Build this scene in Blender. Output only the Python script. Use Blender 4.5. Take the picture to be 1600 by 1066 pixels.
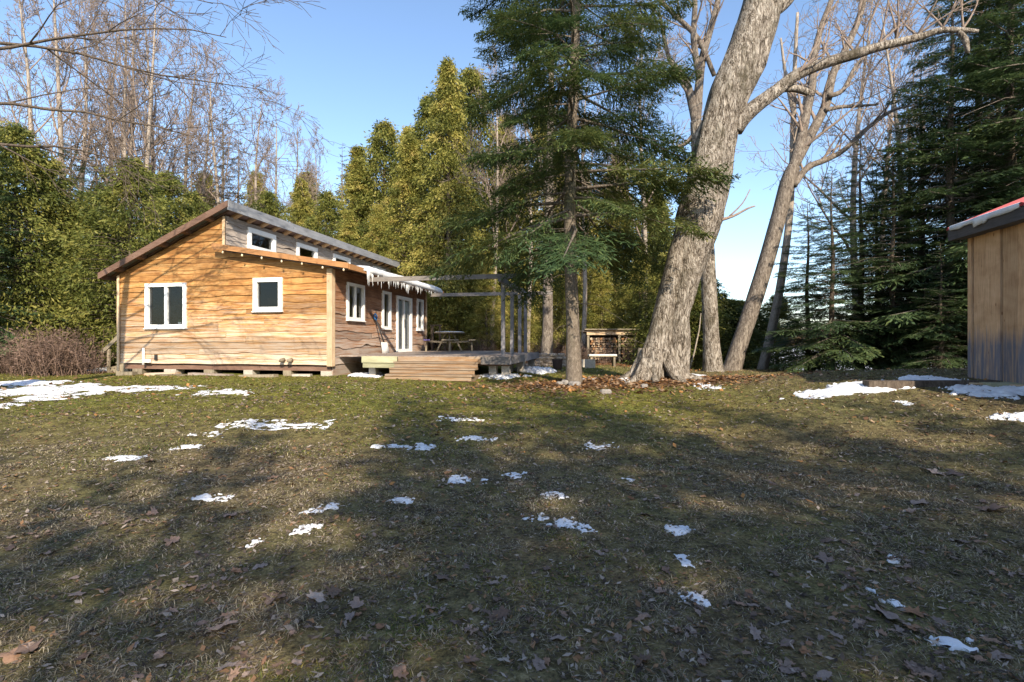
import bpy, math, random
import numpy as np
from mathutils import Vector, Matrix

for o in list(bpy.data.objects): bpy.data.objects.remove(o)
SC = bpy.context.scene
COL = SC.collection
R = math.radians
random.seed(7)
rng = np.random.default_rng(7)

# ------------------------------------------------------------------ camera, sky, sun, exposure
CAMZ, FPX, CX, CY = 1.45, 800.0, 800.0, 533.0
cam = bpy.data.objects.new('camera', bpy.data.cameras.new('camera'))
COL.objects.link(cam)
cam.location = (0, 0, CAMZ); cam.rotation_euler = (R(90), 0, 0)
cam.data.sensor_width = 36; cam.data.lens = 18.0
cam.data.clip_start = 0.05; cam.data.clip_end = 6000
SC.camera = cam
SUN_EL, SUN_AZ = 31.0, 163.0              # azimuth clockwise from +Y
world = bpy.data.worlds.new('World'); SC.world = world; world.use_nodes = True
wn = world.node_tree; wn.nodes.clear()
sky = wn.nodes.new('ShaderNodeTexSky'); sky.sky_type = 'NISHITA'; sky.sun_disc = False
sky.sun_elevation = R(SUN_EL); sky.sun_rotation = R(SUN_AZ)
sky.air_density = 1.0; sky.dust_density = 0.6; sky.ozone_density = 2.2
bg = wn.nodes.new('ShaderNodeBackground'); bg.inputs[1].default_value = 0.15
wo = wn.nodes.new('ShaderNodeOutputWorld')
wn.links.new(sky.outputs[0], bg.inputs[0]); wn.links.new(bg.outputs[0], wo.inputs[0])
sund = bpy.data.lights.new('sun', 'SUN'); sund.energy = 4.3; sund.angle = R(0.53); sund.color = (1.0, 0.87, 0.69)
sun = bpy.data.objects.new('sun', sund); COL.objects.link(sun)
S = Vector((math.sin(R(SUN_AZ)) * math.cos(R(SUN_EL)), math.cos(R(SUN_AZ)) * math.cos(R(SUN_EL)), math.sin(R(SUN_EL))))
sun.rotation_euler = (-S).to_track_quat('-Z', 'Y').to_euler(); sun.location = S * 60
SC.view_settings.view_transform = 'Standard'; SC.view_settings.look = 'None'
SC.view_settings.exposure = 0.97; SC.view_settings.gamma = 1.0; SC.view_settings.use_curve_mapping = False
try: SC.cycles.transparent_max_bounces = 16
except Exception: pass

# ------------------------------------------------------------------ helpers
def tag(o, label=None, cat=None, group=None, kind=None):
    if label: o['label'] = label
    if cat: o['category'] = cat
    if group: o['group'] = group
    if kind: o['kind'] = kind
    return o
def empty(name, loc=(0, 0, 0), rz=0.0):
    o = bpy.data.objects.new(name, None); COL.objects.link(o)
    o.location = loc; o.rotation_euler = (0, 0, rz); o.empty_display_size = .2
    return o
def link(name, me, parent=None):
    o = bpy.data.objects.new(name, me); COL.objects.link(o)
    if parent: o.parent = parent
    return o
def copy_tree(o, parent=None):
    c = o.copy(); COL.objects.link(c)
    if parent: c.parent = parent
    for ch in list(o.children): copy_tree(ch, c)
    return c
class MB:
    def __init__(s): s.v = []; s.f = []; s.uv = []
    def add(s, vs, fs):
        n = len(s.v); s.v += [tuple(v) for v in vs]; s.f += [tuple(i + n for i in f) for f in fs]
    def box(s, x0, x1, y0, y1, z0, z1):
        s.add([(x0,y0,z0),(x1,y0,z0),(x1,y1,z0),(x0,y1,z0),(x0,y0,z1),(x1,y0,z1),(x1,y1,z1),(x0,y1,z1)],
              [(0,3,2,1),(4,5,6,7),(0,1,5,4),(1,2,6,5),(2,3,7,6),(3,0,4,7)]); return s
    def hexa(s, p):   # 8 points, bottom ring then top ring
        s.add(p, [(0,3,2,1),(4,5,6,7),(0,1,5,4),(1,2,6,5),(2,3,7,6),(3,0,4,7)]); return s
    def bar(s, a, b, w, h, up=(0, 0, 1)):
        a, b = Vector(a), Vector(b); d = (b - a).normalized(); up = Vector(up)
        if abs(d.dot(up)) > .98: up = Vector((1, 0, 0))
        x = d.cross(up).normalized(); y = x.cross(d)
        c = [x * w / 2 * i + y * h / 2 * j for i, j in ((-1,-1),(1,-1),(1,1),(-1,1))]
        s.add([a + q for q in c] + [b + q for q in c], [(0,1,2,3),(7,6,5,4),(0,4,5,1),(1,5,6,2),(2,6,7,3),(3,7,4,0)]); return s
    def tube(s, pts, rad, n=8, cap=True, wob=0.0):
        pts = [Vector(p) for p in pts]; m = len(pts); base = len(s.v); prev = None
        for i, p in enumerate(pts):
            d = (pts[min(i+1, m-1)] - pts[max(i-1, 0)]).normalized()
            if prev is None:
                x = d.cross(Vector((0, 1, .13)) if abs(d.y) < .9 else Vector((1, 0, 0))).normalized()
            else:
                x = (prev - d * prev.dot(d)).normalized()
            prev = x; y = d.cross(x)
            for k in range(n):
                a = 2 * math.pi * k / n
                r = rad[i] * (1 + (random.uniform(-wob, wob) if wob else 0))
                s.v.append(tuple(p + (x * math.cos(a) + y * math.sin(a)) * r))
        for i in range(m - 1):
            for k in range(n):
                a = base + i * n + k; b = base + i * n + (k + 1) % n
                s.f.append((a, b, b + n, a + n))
        if cap:
            s.f.append(tuple(base + k for k in reversed(range(n)))); s.f.append(tuple(base + (m-1)*n + k for k in range(n)))
        return s
    def mesh(s, name, mat, smooth=False):
        me = bpy.data.meshes.new(name); me.from_pydata(s.v, [], s.f); me.materials.append(mat)
        if smooth: me.polygons.foreach_set('use_smooth', [True] * len(me.polygons))
        me.update(); return me
    def build(s, name, mat, parent=None, smooth=False): return link(name, s.mesh(name, mat, smooth), parent)
def np_mesh(name, V, F, mat, col=None, smooth=False):
    V = np.ascontiguousarray(V, dtype=np.float32); F = np.ascontiguousarray(F, dtype=np.int32); k = F.shape[1]
    me = bpy.data.meshes.new(name); me.vertices.add(len(V)); me.vertices.foreach_set('co', V.ravel())
    me.loops.add(F.size); me.loops.foreach_set('vertex_index', F.ravel())
    me.polygons.add(len(F)); me.polygons.foreach_set('loop_start', np.arange(len(F), dtype=np.int32) * k)
    if smooth: me.polygons.foreach_set('use_smooth', np.ones(len(F), dtype=bool))
    if col is not None:
        a = me.color_attributes.new('Col', 'FLOAT_COLOR', 'POINT')
        c = np.ones((len(V), 4), dtype=np.float32); c[:, :3] = col; a.data.foreach_set('color', c.ravel())
    me.materials.append(mat); me.update(calc_edges=True); return me
def sstep(a, b, x):
    t = np.clip((np.asarray(x, float) - a) / (b - a), 0, 1); return t * t * (3 - 2 * t)
_g = np.random.default_rng(3).random((64, 64))
def vnoise(x, y):
    x = np.asarray(x, float); y = np.asarray(y, float)
    xi = np.floor(x).astype(int); yi = np.floor(y).astype(int); fx = x - xi; fy = y - yi
    fx = fx*fx*(3-2*fx); fy = fy*fy*(3-2*fy)
    a = _g[xi % 64, yi % 64]; b = _g[(xi+1) % 64, yi % 64]; c = _g[xi % 64, (yi+1) % 64]; d = _g[(xi+1) % 64, (yi+1) % 64]
    return (a*(1-fx)+b*fx)*(1-fy) + (c*(1-fx)+d*fx)*fy
def fbm(x, y, o=4):
    x = np.asarray(x, float); y = np.asarray(y, float); s = 0; a = .5; t = 0
    for i in range(o): s = s + a * vnoise(x * 2**i + 17*i, y * 2**i + 5*i); t += a; a *= .5
    return s / t
def G(X, Y):
    X = np.asarray(X, float); Y = np.asarray(Y, float)
    z = .46 * sstep(2, 13, Y)
    z = z + .47 * sstep(2.5, 8.2, X) * sstep(2, 8.5, Y) * (1 - sstep(9.8, 14.5, Y))
    q = X - (Y - 17) * .25
    z = z - 4.6 * sstep(17.5, 34, Y) * sstep(3.5, 7.5, q)
    z = z + 1.9 * sstep(21, 40, Y) * (1 - sstep(1.0, 6.0, q)) + 5 * sstep(40, 160, Y) * (1 - sstep(1.0, 30.0, q))
    z = z + 26 * sstep(520, 900, Y) * sstep(20, 60, q)
    d = np.hypot(X, Y)
    z = z + (fbm(X * .35 + 9, Y * .35) - .5) * .16 * sstep(1, 6, d) + (fbm(X * 1.7, Y * 1.7, 3) - .5) * .07 + (fbm(X * 6, Y * 6 + 3, 2) - .5) * .03 * (d < 25)
    # root mound under the old maple
    z = z + .16 * np.exp(-(((X - 3.3) / 1.5) ** 2 + ((Y - 11.9) / 1.2) ** 2))
    return z
def gz(x, y): return float(G(x, y))
def gp(px, py):
    r = (px - CX) / FPX; s = (py - CY) / FPX; last = None
    for Y in np.arange(1.2, 90, .02):
        if CAMZ - s * Y <= gz(r * Y, Y): return Vector((r * Y, Y, gz(r * Y, Y)))
    return Vector((r * 40, 40, gz(r * 40, 40)))
def at(px, py, Y): return Vector(((px - CX) / FPX * Y, Y, CAMZ - (py - CY) / FPX * Y))

# ------------------------------------------------------------------ materials
def newmat(name):
    m = bpy.data.materials.new(name); m.use_nodes = True; nt = m.node_tree; nt.nodes.clear()
    out = nt.nodes.new('ShaderNodeOutputMaterial'); return m, nt, out
class NT:
    def __init__(s, nt): s.nt = nt
    def n(s, t, **kw):
        nd = s.nt.nodes.new('ShaderNode' + t)
        for k, v in kw.items(): setattr(nd, k, v)
        return nd
    def l(s, a, b): s.nt.links.new(a, b)
    def coord(s, scale=(1,1,1), kind='Object', rand=0.0):
        tc = s.n('TexCoord'); mp = s.n('Mapping'); s.l(tc.outputs[kind], mp.inputs[0]); mp.inputs['Scale'].default_value = scale
        if rand:
            oi = s.n('ObjectInfo'); mu = s.n('Math', operation='MULTIPLY'); s.l(oi.outputs['Random'], mu.inputs[0]); mu.inputs[1].default_value = rand
            s.l(mu.outputs[0], mp.inputs['Location'])
        return mp.outputs[0]
    def noise(s, co, scale, detail=4, rough=.6, dist=0.0):
        t = s.n('TexNoise'); s.l(co, t.inputs['Vector']); t.inputs['Scale'].default_value = scale
        t.inputs['Detail'].default_value = detail; t.inputs['Roughness'].default_value = rough; t.inputs['Distortion'].default_value = dist
        return t.outputs['Fac']
    def ramp(s, fac, stops):
        r = s.n('ValToRGB'); s.l(fac, r.inputs[0]); e = r.color_ramp.elements
        while len(e) < len(stops): e.new(0.5)
        for i, (p, c) in enumerate(stops): e[i].position = p; e[i].color = (*c, 1)
        return r.outputs[0]
    def mix(s, fac, a, b, mode='MIX'):
        m = s.n('Mix', data_type='RGBA', blend_type=mode)
        for sock, v in ((m.inputs[0], fac), (m.inputs[6], a), (m.inputs[7], b)):
            if hasattr(v, 'is_linked') or hasattr(v, 'links'): s.l(v, sock)
            elif isinstance(v, (int, float)): sock.default_value = v
            else: sock.default_value = (*v, 1)
        return m.outputs[2]
    def math(s, op, a, b):
        m = s.n('Math', operation=op)
        for i, v in enumerate((a, b)):
            if isinstance(v, (int, float)): m.inputs[i].default_value = v
            else: s.l(v, m.inputs[i])
        return m.outputs[0]
    def bsdf(s, out, col, rough=.8, bump=None, bstr=.4, bdist=.02, spec=.3, metal=0.0):
        b = s.n('BsdfPrincipled')
        if hasattr(col, 'links'): s.l(col, b.inputs['Base Color'])
        else: b.inputs['Base Color'].default_value = (*col, 1)
        b.inputs['Roughness'].default_value = rough; b.inputs['Specular IOR Level'].default_value = spec; b.inputs['Metallic'].default_value = metal
        if bump is not None:
            bp = s.n('Bump'); bp.inputs['Strength'].default_value = bstr; bp.inputs['Distance'].default_value = bdist
            s.l(bump, bp.inputs['Height']); s.l(bp.outputs[0], b.inputs['Normal'])
        if out is not None: s.l(b.outputs[0], out.inputs[0])
        return b
def wood(name, stops, grain=(3, 60, 60), grey=None, greyz=None, rough=.75, var=.35, bstr=.5):
    m, nt, out = newmat(name); h = NT(nt)
    co = h.coord(grain, rand=37.0); f = h.noise(co, 1.0, 6, .65, .6)
    big = h.noise(h.coord((1.1, 1.1, 2.2), rand=11.0), 1.3, 4, .6, .4)
    mixf = h.math('ADD', h.math('MULTIPLY', f, .55), h.math('MULTIPLY', big, .45))
    c = h.ramp(mixf, stops)
    kn = h.n('TexVoronoi'); h.l(h.coord(tuple(3.2 if g < 10 else 7.0 for g in grain), rand=23.0), kn.inputs['Vector']); kn.inputs['Scale'].default_value = 1.0
    k = h.ramp(kn.outputs['Distance'], [(.0, (.25, .16, .1)), (.07, (.45, .33, .24)), (.12, (1, 1, 1))])
    c = h.mix(.8, c, k, 'MULTIPLY')
    if grey:
        gx = h.noise(h.coord(tuple(g * .22 for g in grain), rand=5.0), 2.0, 5, .7)
        if greyz:
            tc = h.n('TexCoord'); sp = h.n('SeparateXYZ'); h.l(tc.outputs['Object'], sp.inputs[0])
            mr = h.n('MapRange'); h.l(sp.outputs[2], mr.inputs[0]); mr.inputs[1].default_value = greyz[0]; mr.inputs[2].default_value = greyz[1]
            mr.inputs[3].default_value = 1; mr.inputs[4].default_value = greyz[2]
            fac = h.ramp(h.math('MULTIPLY', gx, mr.outputs[0]), [(.30, (0,0,0)), (.55, (1,1,1))])
        else: fac = h.ramp(gx, [(.40, (0,0,0)), (.66, (1,1,1))])
        c = h.mix(fac, c, grey)
    oi = h.n('ObjectInfo'); hv = h.n('HueSaturation')
    h.l(c, hv.inputs['Color']); h.l(h.math('ADD', h.math('MULTIPLY', oi.outputs['Random'], var), 1 - var * .55), hv.inputs['Value'])
    h.bsdf(out, hv.outputs[0], rough, f, bstr, .008)
    return m
def plain(name, col, rough=.7, var=.15, scale=12, bstr=.2, spec=.3, metal=0.0):
    m, nt, out = newmat(name); h = NT(nt)
    f = h.noise(h.coord(), scale, 5, .65)
    c = h.ramp(f, [(.3, tuple(x * (1 - var) for x in col)), (.7, tuple(min(1, x * (1 + var)) for x in col))])
    h.bsdf(out, c, rough, f, bstr, .01, spec, metal); return m
def bark(name, stops, sc=(9, 9, 1.6), bstr=.9, bdist=.04, patch=None, snowy=None):
    m, nt, out = newmat(name); h = NT(nt)
    co = h.coord(sc, rand=9.0)
    f = h.noise(co, 1.6, 7, .68, .5)
    f2 = h.noise(co, 3.6, 5, .7, 1.2); rid = h.math('ABSOLUTE', h.math('SUBTRACT', h.noise(h.coord(tuple(q * 1.5 for q in sc), rand=3.0), 1.3, 4, .6, .8), .5), 0.0)
    hgt = h.math('ADD', h.math('ADD', h.math('MULTIPLY', f, .62), h.math('MULTIPLY', f2, .30)), h.math('MINIMUM', h.math('MULTIPLY', rid, 1.6), .16))
    c = h.ramp(hgt, stops)
    if patch:
        p = h.noise(h.coord((1.3, 1.3, .8), rand=4.0), 1.4, 4, .7)
        c = h.mix(h.ramp(p, [(.52, (0,0,0)), (.68, (.8,.8,.8))]), c, patch)
    h.bsdf(out, c, .9, hgt, bstr, bdist, .15); return m
def foliage(name, stops, transl=.35):
    m, nt, out = newmat(name); h = NT(nt)
    at_ = h.n('Attribute', attribute_name='Col'); sp = h.n('SeparateColor'); h.l(at_.outputs['Color'], sp.inputs[0])
    oi = h.n('ObjectInfo')
    f = h.math('ADD', h.math('MULTIPLY', sp.outputs[0], .8), h.math('MULTIPLY', oi.outputs['Random'], .2))
    c = h.ramp(f, stops)
    d = h.bsdf(None, c, .6, spec=.25); t = h.n('BsdfTranslucent'); h.l(c, t.inputs[0])
    mx = h.n('MixShader'); mx.inputs[0].default_value = transl
    h.l(d.outputs[0], mx.inputs[1]); h.l(t.outputs[0], mx.inputs[2]); h.l(mx.outputs[0], out.inputs[0]); return m
def colmat(name, rough=.8, transl=.2):
    m, nt, out = newmat(name); h = NT(nt); a = h.n('Attribute', attribute_name='Col')
    d = h.bsdf(None, a.outputs['Color'], rough, spec=.2); t = h.n('BsdfTranslucent'); h.l(a.outputs['Color'], t.inputs[0])
    mx = h.n('MixShader'); mx.inputs[0].default_value = transl
    h.l(d.outputs[0], mx.inputs[1]); h.l(t.outputs[0], mx.inputs[2]); h.l(mx.outputs[0], out.inputs[0]); return m
M = {}
M['siding'] = wood('honey_siding', [(.35, (.13, .052, .016)), (.44, (.28, .125, .036)), (.54, (.42, .215, .07)), (.68, (.57, .36, .16))], (2.2, 50, 50), grey=(.52, .42, .32), greyz=(.3, 2.6, .52), var=.6)
M['siding_side'] = wood('red_brown_siding', [(.28, (.10, .045, .022)), (.45, (.22, .10, .05)), (.6, (.36, .19, .10)), (.75, (.45, .27, .16))], (50, 2.2, 50), grey=(.40, .34, .29), greyz=(.3, 2.4, .55))
M['siding_grey'] = wood('grey_siding', [(.28, (.18, .13, .10)), (.45, (.34, .28, .23)), (.62, (.50, .43, .37))], (50, 2.2, 50))
M['trim'] = wood('corner_trim', [(.3, (.42, .27, .15)), (.6, (.62, .46, .30))], (50, 50, 2.5))
M['fascia_brown'] = wood('brown_fascia', [(.3, (.09, .05, .035)), (.5, (.17, .10, .07)), (.7, (.25, .17, .13))], (3, 50, 50))
M['fascia_orange'] = wood('orange_fascia', [(.3, (.28, .12, .045)), (.6, (.46, .24, .10))], (3, 50, 50))
M['fascia_grey'] = wood('grey_fascia', [(.3, (.13, .135, .15)), (.5, (.25, .26, .28)), (.7, (.36, .37, .39))], (50, 3, 50))
M['log_end'] = wood('log_rafter', [(.3, (.30, .17, .08)), (.6, (.52, .33, .17))], (3, 50, 50))
M['deck'] = wood('deck_plank', [(.3, (.14, .10, .075)), (.5, (.26, .19, .14)), (.7, (.36, .28, .21))], (50, 3, 50), grey=(.34, .31, .29))
M['step'] = wood('step_board', [(.3, (.12, .065, .032)), (.5, (.24, .14, .07)), (.7, (.36, .235, .13))], (3, 50, 50), grey=(.30, .25, .19))
M['green_board'] = wood('mossy_board', [(.3, (.20, .20, .11)), (.6, (.42, .40, .26))], (3, 50, 50))
M['grey_post'] = wood('grey_post', [(.3, (.12, .115, .12)), (.5, (.22, .21, .22)), (.7, (.32, .30, .30))], (45, 45, 3))
M['grey_beam'] = wood('grey_beam', [(.3, (.10, .09, .085)), (.5, (.19, .17, .155)), (.7, (.29, .26, .23))], (3, 45, 45))
M['old_wood'] = wood('old_wood', [(.3, (.11, .09, .06)), (.5, (.24, .20, .14)), (.7, (.36, .31, .23))], (20, 20, 4))
M['shed'] = wood('shed_board', [(.30, (.24, .125, .06)), (.45, (.50, .295, .155)), (.6, (.64, .41, .235)), (.75, (.72, .53, .34))], (45, 45, 2.4), grey=(.15, .15, .18), greyz=(.55, 1.0, .40))
M['shed_fascia'] = wood('shed_fascia', [(.3, (.05, .048, .05)), (.6, (.13, .12, .12))], (45, 3, 45))
M['red_metal'] = plain('red_metal', (.30, .012, .025), .6, .15, 6, .05, .5)
M['grey_metal'] = plain('grey_metal', (.30, .31, .33), .4, .15, 6, .05, .5, .5)
M['white'] = plain('white_vinyl', (.82, .82, .80), .45, .04, 8, .03)
M['dark'] = plain('gap_shade_and_soil', (.035, .03, .026), .9)
M['inner'] = plain('interior_lining', (.12, .085, .06), .9)
M['black'] = plain('black_plastic', (.03, .03, .032), .5)
M['blue'] = plain('blue_plastic', (.03, .13, .33), .4)
M['violet'] = plain('violet_seat', (.17, .13, .36), .5)
M['pot'] = plain('terracotta_dark', (.07, .045, .035), .7)
M['concrete'] = plain('concrete', (.42, .38, .32), .9, .2, 14, .4)
M['stone'] = plain('field_stone', (.36, .29, .22), .9, .35, 5, .6)
M['rock'] = plain('pale_rock', (.24, .22, .20), .9, .4, 8, .5)
M['curtain'] = plain('curtain', (.75, .76, .74), .9, .05)
M['logs'] = colmat('split_logs', .85, 0.0)
M['leafgreen'] = plain('houseplant', (.10, .22, .05), .6)
M['bulb'] = plain('bulb', (.75, .62, .42), .25, .05, 4, 0, .6)
M['maple'] = bark('maple_bark', [(.38, (.025, .02, .015)), (.46, (.13, .105, .08)), (.55, (.33, .285, .235)), (.74, (.55, .50, .43))], (7.5, 7.5, 2.1), 1.0, .12, (.10, .085, .055))
M['spruce_bark'] = bark('spruce_bark', [(.3, (.05, .04, .032)), (.6, (.20, .165, .13)), (.85, (.33, .29, .24))], (13, 13, 6), .9, .03, (.12, .115, .07))
M['pale_bark'] = bark('pale_bark', [(.3, (.14, .115, .09)), (.6, (.34, .29, .24)), (.85, (.50, .45, .39))], (9, 9, 2.5), .7, .02)
M['grey_bark'] = bark('grey_bark', [(.36, (.035, .028, .024)), (.5, (.14, .115, .095)), (.7, (.30, .26, .215))], (9, 9, 2), .9, .04)
M['twig'] = bark('twig_bark', [(.3, (.13, .095, .075)), (.6, (.28, .22, .18)), (.85, (.38, .31, .26))], (12, 12, 4), .4, .01)
M['dark_bark'] = bark('dark_bark', [(.3, (.035, .028, .022)), (.6, (.12, .095, .075)), (.85, (.20, .165, .13))], (10, 10, 3), .7, .02)
M['spruce'] = foliage('spruce_needles', [(.05, (.03, .06, .027)), (.4, (.07, .115, .042)), (.72, (.16, .185, .055)), (1.0, (.33, .27, .09))], .3)
M['hemlock'] = foliage('hemlock_needles', [(.05, (.04, .075, .036)), (.5, (.085, .13, .052)), (1.0, (.19, .215, .07))], .28)
M['cedar'] = foliage('cedar_fans', [(.05, (.09, .105, .022)), (.4, (.25, .245, .055)), (.75, (.42, .36, .095)), (1.0, (.55, .40, .16))], .35)
M['cedar_dark'] = foliage('dark_cedar_fans', [(.05, (.05, .07, .017)), (.5, (.15, .165, .035)), (1.0, (.32, .28, .07))], .33)
M['brown_spruce'] = foliage('brown_spruce', [(.05, (.06, .05, .03)), (.5, (.12, .10, .055)), (1.0, (.20, .155, .08))], .25)
M['grass'] = colmat('grass_blades', .75, .25)
M['litter'] = colmat('leaf_litter', .8, .2)
def leafmat():
    m, nt, out = newmat('fallen_leaf'); h = NT(nt); oi = h.n('ObjectInfo')
    f = h.noise(h.coord(), 14, 4, .6)
    c = h.ramp(oi.outputs['Random'], [(0, (.13, .085, .06)), (.3, (.21, .15, .12)), (.6, (.31, .24, .20)), (.9, (.29, .15, .075)), (1, (.40, .33, .28))])
    c = h.mix(.5, c, h.ramp(f, [(.3, (.45, .4, .38)), (.7, (1, 1, 1))]), 'MULTIPLY')
    h.bsdf(out, c, .65, f, .3, .003); return m
M['leaf'] = leafmat()
def snowmat():
    m, nt, out = newmat('snow'); h = NT(nt); f = h.noise(h.coord(), 26, 6, .7); g = h.noise(h.coord(), 4, 3, .6)
    c = h.ramp(g, [(.3, (.58, .60, .63)), (.6, (.78, .79, .81))])
    b = h.bsdf(out, c, .6, f, .5, .02, .3); return m
M['snow'] = snowmat()
def icemat():
    m, nt, out = newmat('ice'); h = NT(nt)
    b = h.bsdf(None, (.80, .83, .86), .15, spec=.5); t = h.n('BsdfTransparent'); mx = h.n('MixShader'); mx.inputs[0].default_value = .35
    h.l(b.outputs[0], mx.inputs[1]); h.l(t.outputs[0], mx.inputs[2]); h.l(mx.outputs[0], out.inputs[0]); return m
M['ice'] = icemat()
def glassmat():
    m, nt, out = newmat('window_glass'); h = NT(nt)
    t = h.n('BsdfTransparent'); t.inputs[0].default_value = (.75, .78, .78, 1); g = h.n('BsdfGlossy'); g.inputs['Roughness'].default_value = .01
    fr = h.n('Fresnel'); fr.inputs[0].default_value = 1.55
    nz = h.noise(h.coord(), 1.2, 1, .5); bp = h.n('Bump'); bp.inputs['Strength'].default_value = .05; bp.inputs['Distance'].default_value = .05; h.l(nz, bp.inputs['Height']); h.l(bp.outputs[0], g.inputs['Normal'])
    mx = h.n('MixShader'); h.l(h.math('MULTIPLY', fr.outputs[0], .9), mx.inputs[0]); h.l(t.outputs[0], mx.inputs[1]); h.l(g.outputs[0], mx.inputs[2]); h.l(mx.outputs[0], out.inputs[0]); return m
M['glass'] = glassmat()
def groundmat():
    m, nt, out = newmat('lawn_soil'); h = NT(nt); co = h.coord()
    a = h.noise(co, .45, 5, .6); b = h.noise(co, 7, 6, .7); c2 = h.noise(co, 45, 5, .75)
    g = h.ramp(h.math('ADD', h.math('MULTIPLY', b, .5), h.math('MULTIPLY', c2, .5)), [(.36, (.028, .022, .016)), (.46, (.10, .082, .05)), (.55, (.20, .165, .095)), (.66, (.36, .30, .19))])
    l = h.ramp(h.math('ADD', h.math('MULTIPLY', b, .4), h.math('MULTIPLY', c2, .6)), [(.34, (.045, .026, .017)), (.5, (.15, .08, .042)), (.66, (.29, .17, .09))])
    at_ = h.n('Attribute', attribute_name='Col'); sp = h.n('SeparateColor'); h.l(at_.outputs['Color'], sp.inputs[0])
    gr = h.ramp(a, [(.38, (.92, 1.0, .72)), (.62, (1.1, 1.0, .95))])
    g = h.mix(1.0, g, gr, 'MULTIPLY')
    g = h.mix(h.math('MULTIPLY', sp.outputs[1], h.math('ADD', .35, a)), g, h.mix(1.0, g, (.92, 1.12, .38), 'MULTIPLY'))
    f = h.math('ADD', sp.outputs[0], h.math('MULTIPLY', h.math('SUBTRACT', b, .5), .9))
    c = h.mix(h.ramp(f, [(.4, (0,0,0)), (.6, (1,1,1))]), g, l)
    h.bsdf(out, c, .95, h.math('ADD', b, c2), .8, .03, .1); return m
M['ground'] = groundmat()
M['lake'] = plain('lake_snow', (.80, .82, .85), .7, .06, .05, .1)
M['far'] = foliage('far_trees', [(.0, (.05, .07, .05)), (1, (.11, .12, .09))], .2)

# ------------------------------------------------------------------ terrain
def litter_amount(X, Y):
    d = np.exp(-(((X - 2.6) / 3.6) ** 2 + ((Y - 11.8) / 1.3) ** 2)) * .85
    w = sstep(20.5, 23, Y) * (1 - sstep(1.5, 5, X - (Y - 17) * .25)) + sstep(18, 20, Y) * sstep(3, 6, X) + sstep(15, 17.5, Y) * (1 - sstep(-13.5, -11.5, X))
    w = w + sstep(12.5, 15, X) * sstep(5, 10, Y)
    return np.clip(d + w + .32 * sstep(1, 6, X) * sstep(2, 4, Y) * (1 - sstep(8, 10, Y)), 0, 1)
def axis(fine0, fine1, step, far):
    a = list(np.arange(fine0, fine1 + 1e-6, step)); s = step; v = fine1
    while v < far: s *= 1.22; v += s; a.append(v)
    s = step; v = fine0; b = []
    while v > -far: s *= 1.22; v -= s; b.append(v)
    return np.array(b[::-1] + a)
gx = axis(-14, 14, .16, 2600); gy = axis(-3, 26, .16, 2600)
XX, YY = np.meshgrid(gx, gy); ZZ = G(XX, YY)
V = np.stack([XX, YY, ZZ], -1).reshape(-1, 3)
nx, ny = len(gx), len(gy)
idx = np.arange(nx * ny).reshape(ny, nx)
F = np.stack([idx[:-1, :-1], idx[:-1, 1:], idx[1:, 1:], idx[1:, :-1]], -1).reshape(-1, 4)
lit = litter_amount(V[:, 0], V[:, 1]); tag(link('ground', np_mesh('ground', V, F, M['ground'], np.stack([lit, sstep(5, 9, V[:, 1]) * (1 - sstep(2, 6, V[:, 0])) * .8 + .2 * sstep(7, 10, V[:, 1]), lit], -1), True)), kind='structure')
lk = MB(); lk.add([(6, 24, -3.55), (2400, 24, -3.55), (2400, 900, -3.55), (6, 900, -3.55)], [(0, 1, 2, 3)])
tag(lk.build('lake', M['lake']), kind='structure')

# ------------------------------------------------------------------ snow patches
def snow(px, py, w, h, thick=.03, seed=0, ragged=.5, name='snow_patch'):
    c = gp(px, py); rx = w * c.y / FPX / 2; hc = max(.5, CAMZ - c.z); ry = max(.08, h * c.y ** 2 / (FPX * hc) / 2)
    n = 50; m = 50
    u = np.linspace(-1.25, 1.25, n); v = np.linspace(-1.25, 1.25, m); U, W = np.meshgrid(u, v)
    X = c.x + U * rx; Y = c.y + W * ry
    fq = 2.2 / max(.18, min(rx, ry)); fq = min(fq, 9)
    nz = fbm(X * fq + seed * 3.1, Y * fq + seed * 1.7, 4); n2 = fbm(X * fq * 3.5 + seed, Y * fq * 3.5, 3)
    n3 = fbm(X * 38 + seed, Y * 38, 2)
    d = .75 - np.hypot(U, W) ** 1.5 + (nz - .5) * 3.6 * ragged + (n2 - .5) * 2.4 * ragged + (n3 - .5) * 1.1 * min(1, ragged + .2)
    H = np.clip(d, -.6, .9); H = np.where(H > 0, np.sqrt(np.maximum(H, 0)) * thick, H * .08)
    Z = G(X, Y) + H + .006 * (d > 0) + (n2 - .5) * .5 * thick - .004
    V = np.stack([X - c.x, Y - c.y, Z - c.z], -1).reshape(-1, 3); idx = np.arange(n * m).reshape(m, n)
    F = np.stack([idx[:-1, :-1], idx[:-1, 1:], idx[1:, 1:], idx[1:, :-1]], -1).reshape(-1, 4)
    ok = (d.reshape(-1)[F] > -.5).any(1)
    o = link(name, np_mesh(name, V, F[ok], M['snow'], None, True)); o.location = c
    return tag(o, kind='structure')
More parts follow.
